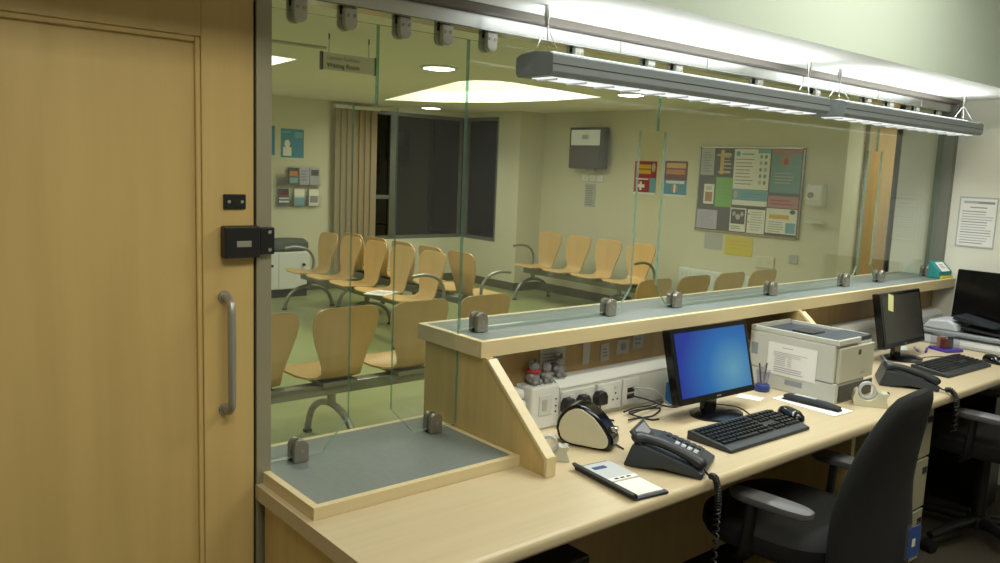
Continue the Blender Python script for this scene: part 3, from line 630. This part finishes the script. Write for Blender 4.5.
bx(0, .118, -.078, 0, 0.0, .136).build('case', 'white_plastic', t, bevel=.006); bx(.030, .085, -.081, -.0785, .045, .108).build('front_plate', 'off_white', t, bevel=.003); bx(.042, .062, -.0825, -.081, .06, .095).build('rocker', 'paper_grey', t, bevel=.001)
for z in (.05, .068, .09): MB().cyl((.102, -.0785, z), (.102, -.080, z), .003, n=8).build('indicator', 'ink_black', t)
t = thing('junction_box', 'plain white junction box in the corner behind the sloping panel', 'junction box', (.70, -.0185, .7305))
bx(0, .118, -.07, 0, 0, .100).build('case', 'white_plastic', t, bevel=.01); bx(.004, .114, -.066, -.004, .1005, .135).build('lid', 'white_plastic', t, bevel=.012)
def plug(x, label, pts):
    t = thing('plug', label, 'plug', (x, -.0970, .7305+.066), 0, 'black mains plugs')
    MB().prism([(-.024, -.022), (-.024, .008), (-.014, .024), (.014, .024), (.024, .008), (.024, -.022)], -.030, 0, 'y').build('body', 'black_plastic', t, bevel=.006)
    MB().tube(spline(pts, 6), .0032, 6).build('flex', 'wire', t, smooth=True)
dz_ = -.7965+.7338
for x, lab in ((.972, 'black mains plug beside the white control box'), (1.040, 'black mains plug in the middle of the three'), (1.118, 'black mains plug beside the network socket')):
    plug(x, lab, [(0, -.015, -.020), (0, -.018, -.036), (.004, -.030, dz_+.01), (.008, -.050, dz_), (.012, -.068, dz_)])
for (x0, x1, z0_, z1_, mk, lab) in ((.925, 1.036, .898, .985, lines(.1, .1, .9, .6, 4)+[(.35, .72, .6, .8, 'ink_grey')], 'largest white notice on the panel under the raised counter'), (1.118, 1.152, .890, .962, (), 'narrow clear sleeve on the panel under the raised counter'), (1.208, 1.25, .888, .948, lines(.2, .2, .8, .8, 3), 'small upright note on the panel under the raised counter'),
                               (1.285, 1.348, .905, .955, [(.3, .2, .75, .8, 'ink_grey', 'o')], 'small note with a round stamp on the panel'), (1.368, 1.424, .915, .968, lines(.2, .2, .8, .8, 2), 'tilted small note beside the round stamped note'), (.70, .76, .91, .975, (), 'pale note beside the sloping end panel')):
    sheet('desk_note', x1-x0, z1_-z0_, 'paper_grey', mk, (x0, -.0212, z0_), (0, math.radians(random.uniform(-3, 3)), 0), .0015, lab)
# two small soft toys on the control boxes
def toy(loc, label, scarf, k=1):
    t = thing('soft_toy', label, 'soft toy', loc, random.uniform(-.4, .4))
    def blob(c, r, nm, m): MB().lathe([(r*math.sin(a)*1.0, -r*math.cos(a)) for a in [PI*i/10 for i in range(11)]][1:-1], 14, c).build(nm, m, t, smooth=True)
    blob((0, 0, .022*k), .022*k, 'body', 'grey_soft'); blob((0, -.004, .056*k), .017*k, 'head', 'grey_soft')
    for s in (-1, 1): blob((s*.013*k, 0, .072*k), .006*k, 'ear', 'grey_soft'); blob((s*.020*k, -.008, .030*k), .008*k, 'arm', 'grey_soft'); blob((s*.012*k, -.020*k, .009*k), .009*k, 'foot', 'grey_soft')
    if scarf: MB().tube([(.017*k*math.cos(a), .017*k*math.sin(a)-.002, .042*k) for a in [2*PI*i/14 for i in range(14)]], .006*k, 8, closed=True).build('scarf', 'red_soft', t, smooth=True)
toy((.866, -.055, .8672), 'small grey soft toy with a red scarf on the white boxes', True, 1.0); toy((.917, -.060, .8672), 'small grey soft toy sitting on the control box edge', False, .85); toy((.984, -.046, .8732), 'round grey soft toy beside the notice on the panel', False, .95)

# ------------------------------------------------------------------ desk equipment
ZD = .7302
def keyboard(loc, rz, label):
    t = thing('keyboard', label, 'keyboard', loc, rz)
    MB().prism([(-.085, 0), (-.085, .010), (-.060, .016), (.078, .028), (.085, .026), (.085, 0)], -.222, .222, 'x').build('case', 'charcoal', t, bevel=.003)
    b = MB()
    def key(x, y, w_):
        z = .0185+(y+.060)*.087
        b.rings([[(x-w_/2, y-.0082, z-.004), (x+w_/2, y-.0082, z-.004), (x+w_/2, y+.0082, z-.004), (x-w_/2, y+.0082, z-.004)], [(x-w_/2+.002, y-.006, z+.003), (x+w_/2-.002, y-.006, z+.003), (x+w_/2-.002, y+.006, z+.003), (x-w_/2+.002, y+.006, z+.003)]])
    for r_ in range(6):
        y = -.043+r_*.0205
        if r_ == 0:
            for x, w_ in ((-.2, .022), (-.176, .022), (-.152, .022), (-.078, .115), (-.004, .022), (.020, .022), (.046, .022)): key(x, y, w_)
        else:
            for i in range(14): key(-.202+i*.0195, y, .0165)
        for i in range(3): 
            if r_ != 2: key(.083+i*.0195, y, .0165)
        for i in range(4): key(.150+i*.0195, y, .0165)
    o = b.build('keys', 'black_plastic', t); o['kind'] = 'stuff'; t.scale = (.95, .95, 1)
    return t
keyboard((1.402, -.490, ZD), math.radians(-1), 'black keyboard in front of the blue monitor'); keyboard((3.00, -.462, ZD), math.radians(-2), 'black keyboard in front of the unlit monitor')
def mouse(loc, rz, label):
    t = thing('mouse', label, 'mouse', loc, rz)
    MB().sell([(0, 0, 0, .027, .050), (0, 0, .006, .031, .056), (0, 0, .018, .030, .054), (0, .004, .030, .023, .042), (0, .008, .035, .012, .024), (0, .008, .0355, .002, .004)], 24, 2.3).build('shell', 'black_gloss', t, smooth=True)
    MB().cyl((-.003, -.030, .027), (.003, -.030, .027), .007, n=12).build('wheel', 'slate', t)
    return t
mouse((1.672, -.470, ZD), math.radians(-20), 'black mouse beside the printer and its keyboard'); mouse((3.305, -.525, ZD), math.radians(-25), 'black mouse beside the scanner')

def monitor(name, loc, rz, label, screen, w_=.408, h=.250, tilt=15, lift=.052, base_r=.088, stand=True):
    t = thing(name, label, 'monitor', loc, rz); a = -math.radians(tilt)
    M = Matrix.Translation((0, .0, lift)) @ Matrix.Rotation(a, 4, 'X')
    MB().prism(rr(w_, h, .008, cy=h/2), -.012, .022, 'y').xform(M).build('housing', 'black_gloss', t, bevel=.003)
    MB().box(-w_/2+.05, w_/2-.05, .0225, .05, .03, h-.06).xform(M).build('rear_cover', 'black_plastic', t, bevel=.012)
    s = MB().box(-w_/2+.017, w_/2-.017, -.0135, -.0121, .022, h-.016).build('screen', screen, t); s.matrix_local = M
    if stand:
        MB().prism([(-.035, .012), (.035, .012), (.032, .12), (-.032, .12)], .022, .042, 'y').build('neck', 'black_gloss', t, bevel=.004)
        MB().sell([(0, -.005, 0, base_r*1.15, base_r*.9), (0, -.005, .006, base_r*1.15, base_r*.9), (0, .0, .014, base_r*.8, base_r*.6), (0, .008, .018, base_r*.4, base_r*.3)], 32, 2).build('base', 'black_gloss', t, smooth=True)
    MB().box(-.012, .012, -.0128, -.012, .008, .013).xform(M).build('badge', 'chrome', t)
    return t, M
monitor('monitor', (1.490, -.298, ZD), math.radians(-2), 'black monitor showing a glowing blue screen', 'screen_blue', lift=.055)
mat('screen_off', '3a3833', .22)
t, M = monitor('monitor', (3.000, -.245, ZD), math.radians(0), 'black monitor with an unlit screen behind the second desk phone', 'screen_off', lift=.062, tilt=12)
n_ = MB().box(0, .048, -.0145, -.0138, 0, .075).build('sticky_note', 'sticky'); n_.matrix_world = Matrix.Translation((3.000, -.245, ZD)) @ M @ Matrix.Translation((-.140, 0, .172)) @ Matrix.Rotation(math.radians(14), 4, 'Y')
tag(n_, 'pale yellow sticky note on the unlit monitor', 'note')
monitor('monitor', (3.757, -.372, ZD), -PI/2, 'black monitor standing by the end wall behind the scanner', 'black_gloss', w_=.44, h=.29, tilt=5, lift=.078, base_r=.042)

def phone(loc, rz, label, cord):
    t = thing('desk_phone', label, 'telephone', loc, rz)
    MB().prism([(-.115, 0), (-.118, .018), (-.09, .032), (.05, .070), (.095, .072), (.118, .006), (.118, 0), (.07, 0), (.0, .012), (-.06, .006)], -.095, .095, 'x').build('base', 'slate', t, bevel=.006)
    k = MB(); 
    sl = math.atan2(.038, .14); M_ = Matrix.Translation((0, -.09, .0325)) @ Matrix.Rotation(sl, 4, 'X')
    kp = MB().box(-.030, .088, .004, .140, -.001, .003).xform(M_).build('keypad', 'charcoal', t, bevel=.001)
    for i in range(4):
        for j in range(3): MB().box(-.022+j*.022, -.006+j*.022, .015+i*.020, .028+i*.020, .0031, .007).xform(M_).build('key', 'scanner_grey', kp)
    for i in range(6): MB().box(.055, .082, .012+i*.020, .024+i*.020, .0031, .007).xform(M_).build('key', 'charcoal', kp)
    MB().box(-.034, -.029, .006, .14, .0031, .006).xform(M_).build('trim_strip', 'scanner_grey', kp)
    D = Matrix.Translation((0, .068, .066)) @ Matrix.Rotation(math.radians(48), 4, 'X')
    dp = MB().box(-.085, .050, 0, .058, -.005, .005).xform(D).build('display_hood', 'slate', t, bevel=.003)
    MB().box(-.062, .034, .014, .050, .0051, .0065).xform(D).build('display', 'ink_grey', dp)
    # handset on the left side
    pts = [(-.066, -.112, .030), (-.066, -.100, .043), (-.066, -.06, .061), (-.066, 0, .079), (-.066, .05, .088), (-.066, .085, .086), (-.066, .096, .076)]
    hs = MB().tube(spline(pts, 4), [.016, .022, .0245, .0255, .0255, .0245, .0225, .0215, .020, .0195, .019, .0185, .0185, .0185, .0185, .0188, .019, .020, .022, .0245, .0255, .0255, .0245, .021, .014][:25], 12, flat=.75, up=(0, 0, 1)).build('handset', 'charcoal', t, smooth=True)
    MB().tube(cord, .0035, 6).build('coiled_cord', 'black_plastic', t, smooth=True); t.scale = (.92, .92, .90)
    return t
def coil(axis, r, turns, n=9):
    ax = spline(axis, 10); m_ = len(ax); out = []; N = turns*n
    for i in range(N+1):
        u = i/N*(m_-1); k = min(int(u), m_-2); p = ax[k].lerp(ax[k+1], u-k); d = (ax[k+1]-ax[k]).normalized()
        a = d.orthogonal().normalized(); 
        a = (Vector((1, .3, .1))-d*Vector((1, .3, .1)).dot(d)).normalized(); b_ = d.cross(a); th = 2*PI*i/n
        out.append(p+r*(math.cos(th)*a+math.sin(th)*b_))
    return out
# cord axes in phone-local coordinates (front = -y)
phone((.978, -.512, ZD), math.radians(25), 'dark desk phone between the folder and the keyboard, cord hanging over the edge',
      spline([(-.055, -.112, .02), (-.068, -.128, .012), (-.078, -.137, .012)], 6)+coil([(-.078, -.137, .014), (-.088, -.152, .012), (-.095, -.164, -.03), (-.096, -.166, -.12), (-.098, -.168, -.36)], .0075, 34))
phone((2.525, -.475, ZD), math.radians(31), 'dark desk phone between the printer and the unlit monitor',
      spline([(-.055, -.112, .02), (-.080, -.128, .012), (-.10, -.138, .014)], 6)+coil([(-.10, -.138, .016), (-.112, -.158, .018), (-.122, -.176, -.01), (-.125, -.180, -.06), (-.125, -.18, -.16)], .009, 18))
# teardrop device
t = thing('desk_device', 'black teardrop desk device with a cream oval face', 'device', (.890, -.272, ZD), math.radians(-64)); t.scale = (.98, 1, .85)
out = []
ctrl = [(-.088, .055), (-.082, .090), (-.060, .126), (-.028, .146), (.002, .142), (.040, .116), (.072, .076), (.090, .042), (.088, .014), (.066, .001), (.0, .001), (-.048, .004), (-.076, .020)]
sp = spline([(x, 0, z) for x, z in ctrl+[ctrl[0]]], 5)[:-1]
MB().prism([(p.x, p.z) for p in sp], -.032, .040, 'y').build('rim', 'black_gloss', t, bevel=.008, seg=3, smooth=50)
cxy = Vector((-.006, 0, .064)); MB().prism([tuple(((p-cxy)*.86+cxy)[i] for i in (0, 2)) for p in sp], -.036, -.0325, 'y').build('face', 'device_cream', t, bevel=.003)
bx(.072, .096, -.012, .012, .062, .082).build('button', 'chrome', t, bevel=.005)

# tape dispensers
def tape(loc, rz, label, k=1, m='off_white'):
    t = thing('tape_dispenser', label, 'tape dispenser', loc, rz)
    prof = [(-.07, 0), (-.075, .030), (-.068, .062), (-.055, .072)]+[(-.018+.040*math.cos(a), .066+.040*math.sin(a)) for a in [PI+PI*i/10 for i in range(11)]]+[(.040, .060), (.058, .064), (.066, .058), (.056, .040), (.062, .018), (.070, 0)]
    prof = [(x*k, z*k) for x, z in prof]
    MB().prism(prof, -.026*k, .026*k, 'y').build('body', m, t, bevel=.004)
    rg = [[((-.018+r*math.cos(2*PI*i/24))*k, y*k, (.066+r*math.sin(2*PI*i/24))*k) for i in range(24)] for r, y in ((.036, -.010), (.036, .010), (.026, .010), (.026, -.010))]
    MB().rings(rg, closed=True).build('tape_roll', 'scanner_grey', t, smooth=True)
    bx(.060*k, .068*k, -.012*k, .012*k, .0585*k, .064*k).build('cutter', 'chrome', t)
    return t
tape((.722, -.306, ZD), math.radians(-42), 'silver tape dispenser tucked behind the sloping panel', .68, 'clamp_alu'); tape((2.075, -.548, ZD), math.radians(-55), 'pale tape dispenser on the desk in front of the printer', .85, 'device_cream')

# folder with calculator and note pad
t = thing('desk_folder', 'open grey folder with a white note pad and calculator', 'folder', (.760, -.522, ZD), math.radians(-7))
bx(-.056, .056, -.122, .122, 0, .007).build('cover', 'slate', t, bevel=.002); bx(-.046, .054, .004, .108, .0072, .012).build('calculator', 'scanner_grey', t, bevel=.002)
bx(-.030, .012, .066, .082, .0122, .0135).build('calculator_display', 'ink_blue', t); bx(-.044, .050, -.018, .002, .0072, .013).build('clip_bar', 'paper', t, bevel=.001)
bx(-.040, .046, -.112, -.022, .0072, .011).build('note_pad', 'paper', t); MB().prism([(-.058, .0075), (-.048, .0075), (-.056, .020), (-.066, .018)], -.122, .122, 'y').build('spine', 'charcoal', t)
for i in range(3): bx(-.026+i*.020, -.014+i*.020, -.012, -.005, .0131, .0138).build('mark', 'ink_black', t)

# stapler on a white card
tag(bx(-.06, .06, -.125, .125, 0, .003).build('white_card', 'paper', loc=(1.888, -.425, ZD), rz=math.radians(-3)), 'white card under the black stapler beside the printer', 'card')
t = thing('stapler', 'long black stapler lying on the white card', 'stapler', (1.880, -.425, ZD+.0031), math.radians(4)); t.scale = (.85, 1, .7)
MB().prism([(-.108, 0), (-.108, .010), (.095, .010), (.105, .004), (.105, 0)], -.018, .018, 'x').build('base', 'black_plastic', t, bevel=.002)
MB().prism([(-.106, .0105), (-.106, .022), (-.05, .032), (.08, .034), (.100, .024), (.100, .0105)], -.017, .017, 'x').build('arm', 'slate', t, bevel=.005)
bx(-.010, .010, -.02, .06, .0345, .037).build('grip', 'scanner_grey', t, bevel=.001)

# printer
t = thing('laser_printer', 'pale grey laser printer with a printed sheet taped to its side', 'printer', (1.97, -.465, ZD))
W_, Dp, Hh = .272, .362, .232
bx(.0, W_, .012, Dp, .072, Hh-.02).build('body', 'printer_grey', t, bevel=.004)
b = MB(); rim = .008
b.box(0, rim, .0, Dp, Hh-.0195, Hh).box(W_-rim, W_, .03, Dp, Hh-.0195, Hh-.004).box(rim, W_-rim, Dp-.012, Dp, Hh-.0195, Hh).box(rim, .16, 0, .012, Hh-.0195, Hh)
b.build('top_rim', 'printer_grey', t, bevel=.002)
tr = MB().prism([(.0125, Hh-.004), (.12, Hh-.004), (.15, Hh-.014), (.348, Hh-.018), (.349, Hh-.0195), (.0125, Hh-.0195)], rim+.001, W_-rim-.001, 'x').build('output_tray', 'printer_dark', t)
bx(.09, .18, .155, .24, Hh-.0135, Hh-.009).build('paper_stop', 'charcoal', tr)
bx(0, .20, .0, .362, 0.0, .0715).build('lower_body', 'printer_grey', t, bevel=.003)
bx(.2005, W_-.004, .03, .35, 0.004, .0715).build('tray_side', 'tray_dark', t); bx(.02, W_-.006, -.006, -.0005, .006, .064).build('paper_tray', 'tray_dark', t, bevel=.002)
bx(.012, W_-.006, -.004, .0115, .073, Hh-.03).build('front_cover', 'printer_front', t, bevel=.004); bx(.14, .158, -.0052, -.004, .168, .186).build('emblem', 'print_dark', t)
bx(.17, .20, -.005, -.004, .095, .099).build('model_mark', 'ink_grey', t)
bx(-.0012, 0.0, .13, .20, .028, .048).build('side_slot', 'ink_grey', t); bx(-.0012, .0, .325, .352, .12, .165).build('grip_recess', 'scanner_mid', t)
bx(-.001, .0, .012, Dp-.01, .070, .0722).build('seam', 'ink_grey', t)
mk = lines(.3, .86, .6, .9, 1, 'ink_grey')
for i in range(3): mk += lines(.12, .70-i*.05, .9, .74-i*.05, 1, 'ink_light')
for i in range(5): mk += [(.15, .32+i*.06, .38, .34+i*.06, 'ink_light'), (.42, .32+i*.06, .5, .34+i*.06, 'ink_light')]
sheet('taped_sheet', .200, .122, 'paper', mk+lines(.15, .08, .9, .28, 3, 'ink_light'), (1.97-.0022, -.186, .789), (0, 0, -PI/2), .001, 'white printed sheet taped on the side of the printer')

# scanner, clear box, pens, little things
t = thing('flatbed_scanner', 'grey flatbed scanner with document feeder beside the end wall', 'scanner', (3.505, -.34, ZD)); t.scale = (1, 1, 1.15)
MB().prism([(-.27, .0), (-.27, .040), (.24, .040), (.24, 0)], 0, .198, 'x').build('base', 'scanner_grey', t, bevel=.010)
bx(-.0015, .0, -.2, .1, .016, .030).build('control_strip', 'white_plastic', t); bx(.002, .196, -.262, .232, .0405, .048).build('gap', 'tray_dark', t)
bx(-.004, .199, -.272, .240, .0485, .066).build('lid', 'scanner_mid', t, bevel=.006)
MB().prism([(.06, .0665), (.075, .098), (.11, .112), (.20, .105), (.232, .0665)], .005, .195, 'x').build('document_feeder', 'scanner_grey', t, bevel=.008)
MB().prism([(-.25, .068), (-.25, .074), (.05, .092), (.055, .080)], .02, .19, 'x').build('feed_tray', 'black_plastic', t, bevel=.002); MB().prism([(-.10, .100), (-.10, .104), (.09, .135), (.10, .118)], .03, .18, 'x').build('paper_guide', 'charcoal', t)
t = thing('paperclip_box', 'clear plastic box with a purple tray of red and brown items', 'box', (3.395, -.275, ZD), math.radians(-20))
bx(-.055, .055, -.06, .05, 0, .014).build('tray', 'purple', t, bevel=.004); bx(-.05, .05, -.04, .045, .0145, .075).build('clear_case', 'clear_box', t, bevel=.003)
for (x, y, w_, h, m) in ((-.03, -.02, .03, .045, 'print_maroon'), (.003, -.02, .028, .038, 'tray_dark'), (.03, .0, .016, .05, 'ink_black'), (-.01, .015, .04, .05, 'tan_soft')): bx(x-w_/2, x+w_/2, y-.01, y+.01, .015, .015+h).build('pack', m, t)
for i, (x, y, a, m, lab) in enumerate(((3.285, -.235, 20, 'purple', 'purple pen lying beside the clear box'), (3.262, -.200, 35, 'paper_lilac', 'lilac pen lying near the unlit monitor'))):
    t = thing('pen', lab, 'pen', (x, y, ZD+.006), math.radians(a)); MB().cyl((-.06, 0, 0), (.05, 0, 0), .0055, n=10).cyl((.05, 0, 0), (.068, 0, 0), .0055, .001, 10).build('barrel', m, t, smooth=True); MB().box(-.06, -.025, -.0015, .0015, .0056, .0075).build('clip', 'chrome', t)
tag(bx(-.06, .06, -.04, .04, 0, .003).build('loose_paper', 'paper', loc=(3.22, -.130, ZD), rz=.5), 'loose white paper behind the pens near the unlit monitor', 'paper')
tag(bx(-.03, .03, -.045, .045, 0, .002).build('loose_paper', 'paper', loc=(1.775, -.245, ZD), rz=.3), 'small white paper beside the blue monitor stand', 'paper')
t = thing('pen_cup', 'clear cup with a navy base between blue monitor and printer', 'cup', (1.905, -.212, ZD))
MB().lathe([(.027, 0), (.029, .006), (.027, .024), (.022, .028)], 20).build('foot', 'navy', t, smooth=True); MB().lathe([(.020, .0285), (.026, .08), (.0255, .08), (.0195, .0295)], 20).build('bowl', 'clear_box', t, smooth=True)
for a in range(3): MB().tube([(.006*math.cos(a*2), .006*math.sin(a*2), .031), (.02*math.cos(a*2), .016*math.sin(a*2), .105)], .003, 6).build('pen', ('ink_black', 'slate', 'grey_wire')[a], t)
t = thing('blue_carton', 'small blue carton leaning at the trunking behind the monitor', 'carton', (1.480, -.128, ZD), math.radians(12))
bx(-.03, .03, -.018, .018, 0, .075).build('carton', 'blue_box', t, bevel=.002); bx(-.0295, .0295, -.0186, -.018, .05, .062).build('band', 'paper_blue', t)
def cable(label, pts, r=.003, m='wire'):
    return tag(MB().tube(spline(pts, 7), r, 6).build('cable', m, smooth=True), label, 'cable')
zc_ = ZD+.0035
cable('black network cable from the socket to the blue monitor', [(1.275, -.098, .780), (1.33, -.13, .765), (1.38, -.165, zc_+.01), (1.43, -.175, zc_), (1.50, -.165, zc_), (1.58, -.17, zc_)])
cable('grey network cable drooping to the blue carton', [(1.295, -.098, .802), (1.36, -.125, .795), (1.40, -.135, .77), (1.43, -.15, zc_), (1.44, -.155, zc_)], .0028, 'grey_wire')
cable('black keyboard cable running from the monitor to the keyboard', [(1.56, -.22, zc_), (1.60, -.25, zc_), (1.62, -.30, zc_), (1.59, -.36, zc_), (1.55, -.398, zc_)], .0022)
cable('black phone line from the sockets to the desk phone', [(1.06, -.23, zc_), (1.0, -.27, zc_), (.965, -.32, zc_), (.95, -.365, zc_)], .0025)
cable('tangled black cable lying in front of the sockets', [(1.16, -.20, zc_+.006), (1.22, -.19, zc_), (1.28, -.2, zc_), (1.36, -.165, zc_+.004), (1.30, -.13, zc_), (1.22, -.15, zc_+.006), (1.24, -.22, zc_), (1.27, -.235, zc_)], .003)
cable('looped black cable beside the blue carton under the trunking', [(1.20, -.145, zc_+.012), (1.28, -.125, zc_+.008), (1.36, -.115, zc_), (1.42, -.13, zc_+.01), (1.36, -.15, zc_+.008), (1.27, -.165, zc_+.014), (1.20, -.175, zc_+.012)], .003)
cable('thin black cable behind the unlit monitor keyboard', [(2.93, -.30, zc_), (3.0, -.32, zc_), (3.1, -.30, zc_), (3.2, -.335, zc_), (3.22, -.36, zc_)], .002)

# ------------------------------------------------------------------ under the desk and chairs
t = thing('drawer_pedestal', 'cream metal drawer pedestal under the desk beside the office chair', 'pedestal', (2.09, -.605, 0))
bx(0, .41, .02, .43, .03, .685).build('body', 'pedestal', t, bevel=.004)
for z0_, z1_ in ((.05, .26), (.27, .47), (.48, .675)):
    dr = bx(.004, .406, 0, .0195, z0_, z1_).build('drawer', 'pedestal', t, bevel=.003); bx(.36, .395, -.002, -.0001, z1_-.06, z1_-.035).build('handle', 'black_plastic', dr)
for x in (.05, .36):
    for y in (.06, .39): MB().cyl((x, y, 0), (x, y, .03), .018, n=12).build('castor', 'black_plastic', t)
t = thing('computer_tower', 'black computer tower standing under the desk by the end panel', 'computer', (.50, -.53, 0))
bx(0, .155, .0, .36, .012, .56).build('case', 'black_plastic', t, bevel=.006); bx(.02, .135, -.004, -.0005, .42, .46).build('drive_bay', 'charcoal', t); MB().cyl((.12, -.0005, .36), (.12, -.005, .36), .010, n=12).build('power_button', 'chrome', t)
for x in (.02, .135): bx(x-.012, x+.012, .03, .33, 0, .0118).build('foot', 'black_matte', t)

dup(t, (3.36, -.54, 0), 0, 'black tower shape added as shade under the desk by the end wall')  # unseen copy, added only to darken the shaded space under the desk
def office_chair(loc, rz, label):
    t = thing('office_chair', label, 'chair', loc, rz, 'black office chairs')
    MB().sell([(0, .0, .425, .20, .19), (0, 0, .430, .235, .225), (0, .0, .455, .248, .238), (0, 0, .490, .245, .236), (0, 0, .508, .225, .215), (0, 0, .514, .15, .14)], 32, 3).build('seat', 'fabric_black', t, smooth=True)
    secs = []
    for z, hw, y, th in ((.345, .15, -.278, .014), (.355, .21, -.278, .028), (.38, .250, -.278, .036), (.44, .272, -.276, .040), (.50, .268, -.270, .041), (.57, .258, -.264, .042), (.64, .250, -.262, .041), (.72, .230, -.272, .039), (.80, .203, -.288, .036), (.87, .168, -.306, .033), (.92, .132, -.320, .030), (.945, .105, -.328, .024), (.957, .07, -.332, .012)):
        secs.append((0, y, z, hw, th, .32))
    bk = MB().sell(secs, 32, 3).build('backrest', 'fabric_black', t, smooth=True)
    MB().tube(spline([(0, -.05, .40), (0, -.12, .395), (0, -.20, .395), (0, -.235, .40)], 5), .022, 10, flat=.5, up=(0, 0, 1)).build('back_stem', 'black_plastic', t, smooth=True)
    for s in (-1, 1):
        ar = MB().tube(spline([(s*.18, .02, .415), (s*.25, .02, .42), (s*.272, .0, .47), (s*.268, -.01, .60)], 6), .022, 10, flat=.6).build('arm', 'black_plastic', t, smooth=True)
        MB().sell([(s*.262, -.06, .599, .030, .115), (s*.262, -.06, .608, .036, .125), (s*.262, -.06, .622, .036, .125), (s*.262, -.06, .628, .028, .115)], 28, 3.2).build('arm_pad', 'arm_pad', ar, smooth=True)
    bx(-.09, .09, -.10, .10, .385, .425).build('mechanism', 'black_plastic', t, bevel=.01); MB().cyl((0, 0, .11), (0, 0, .385), .028, n=16).build('gas_column', 'black_plastic', t, smooth=True)
    bs = MB().lathe([(.045, .065), (.05, .09), (.045, .118), (.03, .12)], 20).build('base_hub', 'black_plastic', t, smooth=True)
    for i in range(5):
        a = 2*PI*i/5+.3; d_ = Vector((math.cos(a), math.sin(a), 0))
        MB().tube([tuple(d_*.03+Vector((0, 0, .095))), tuple(d_*.16+Vector((0, 0, .09))), tuple(d_*.30+Vector((0, 0, .070)))], [.026, .022, .016], 10).build('base_leg', 'black_plastic', t, smooth=True)
        pdir = Vector((-d_.y, d_.x, 0)); c_ = d_*.30+Vector((0, 0, .027))
        MB().cyl(c_-pdir*.024, c_+pdir*.024, .026, n=16).build('castor', 'black_plastic', t, smooth=True)
    return t
oc = office_chair((1.485, -.605, 0), math.radians(4), 'black office chair with a blue badge hanging on its back')
dup(oc, (3.0, -.64, 0), math.radians(4), 'black office chair in front of the unlit monitor')
t = thing('name_badge', 'blue name badge in a clear holder hanging on the office chair', 'badge', (1.588, -.936, .442), math.radians(-6))
MB().prism(rr(.078, .112, .014, cx=0, cy=.056), -.0015, .0015, 'y').build('holder', 'acrylic', t); MB().prism(rr(.064, .095, .008, cx=0, cy=.056), -.0035, -.0016, 'y').build('card', 'blue_card', t)
bx(-.012, .004, -.0045, -.0036, .042, .066).build('mark', 'paper', t)
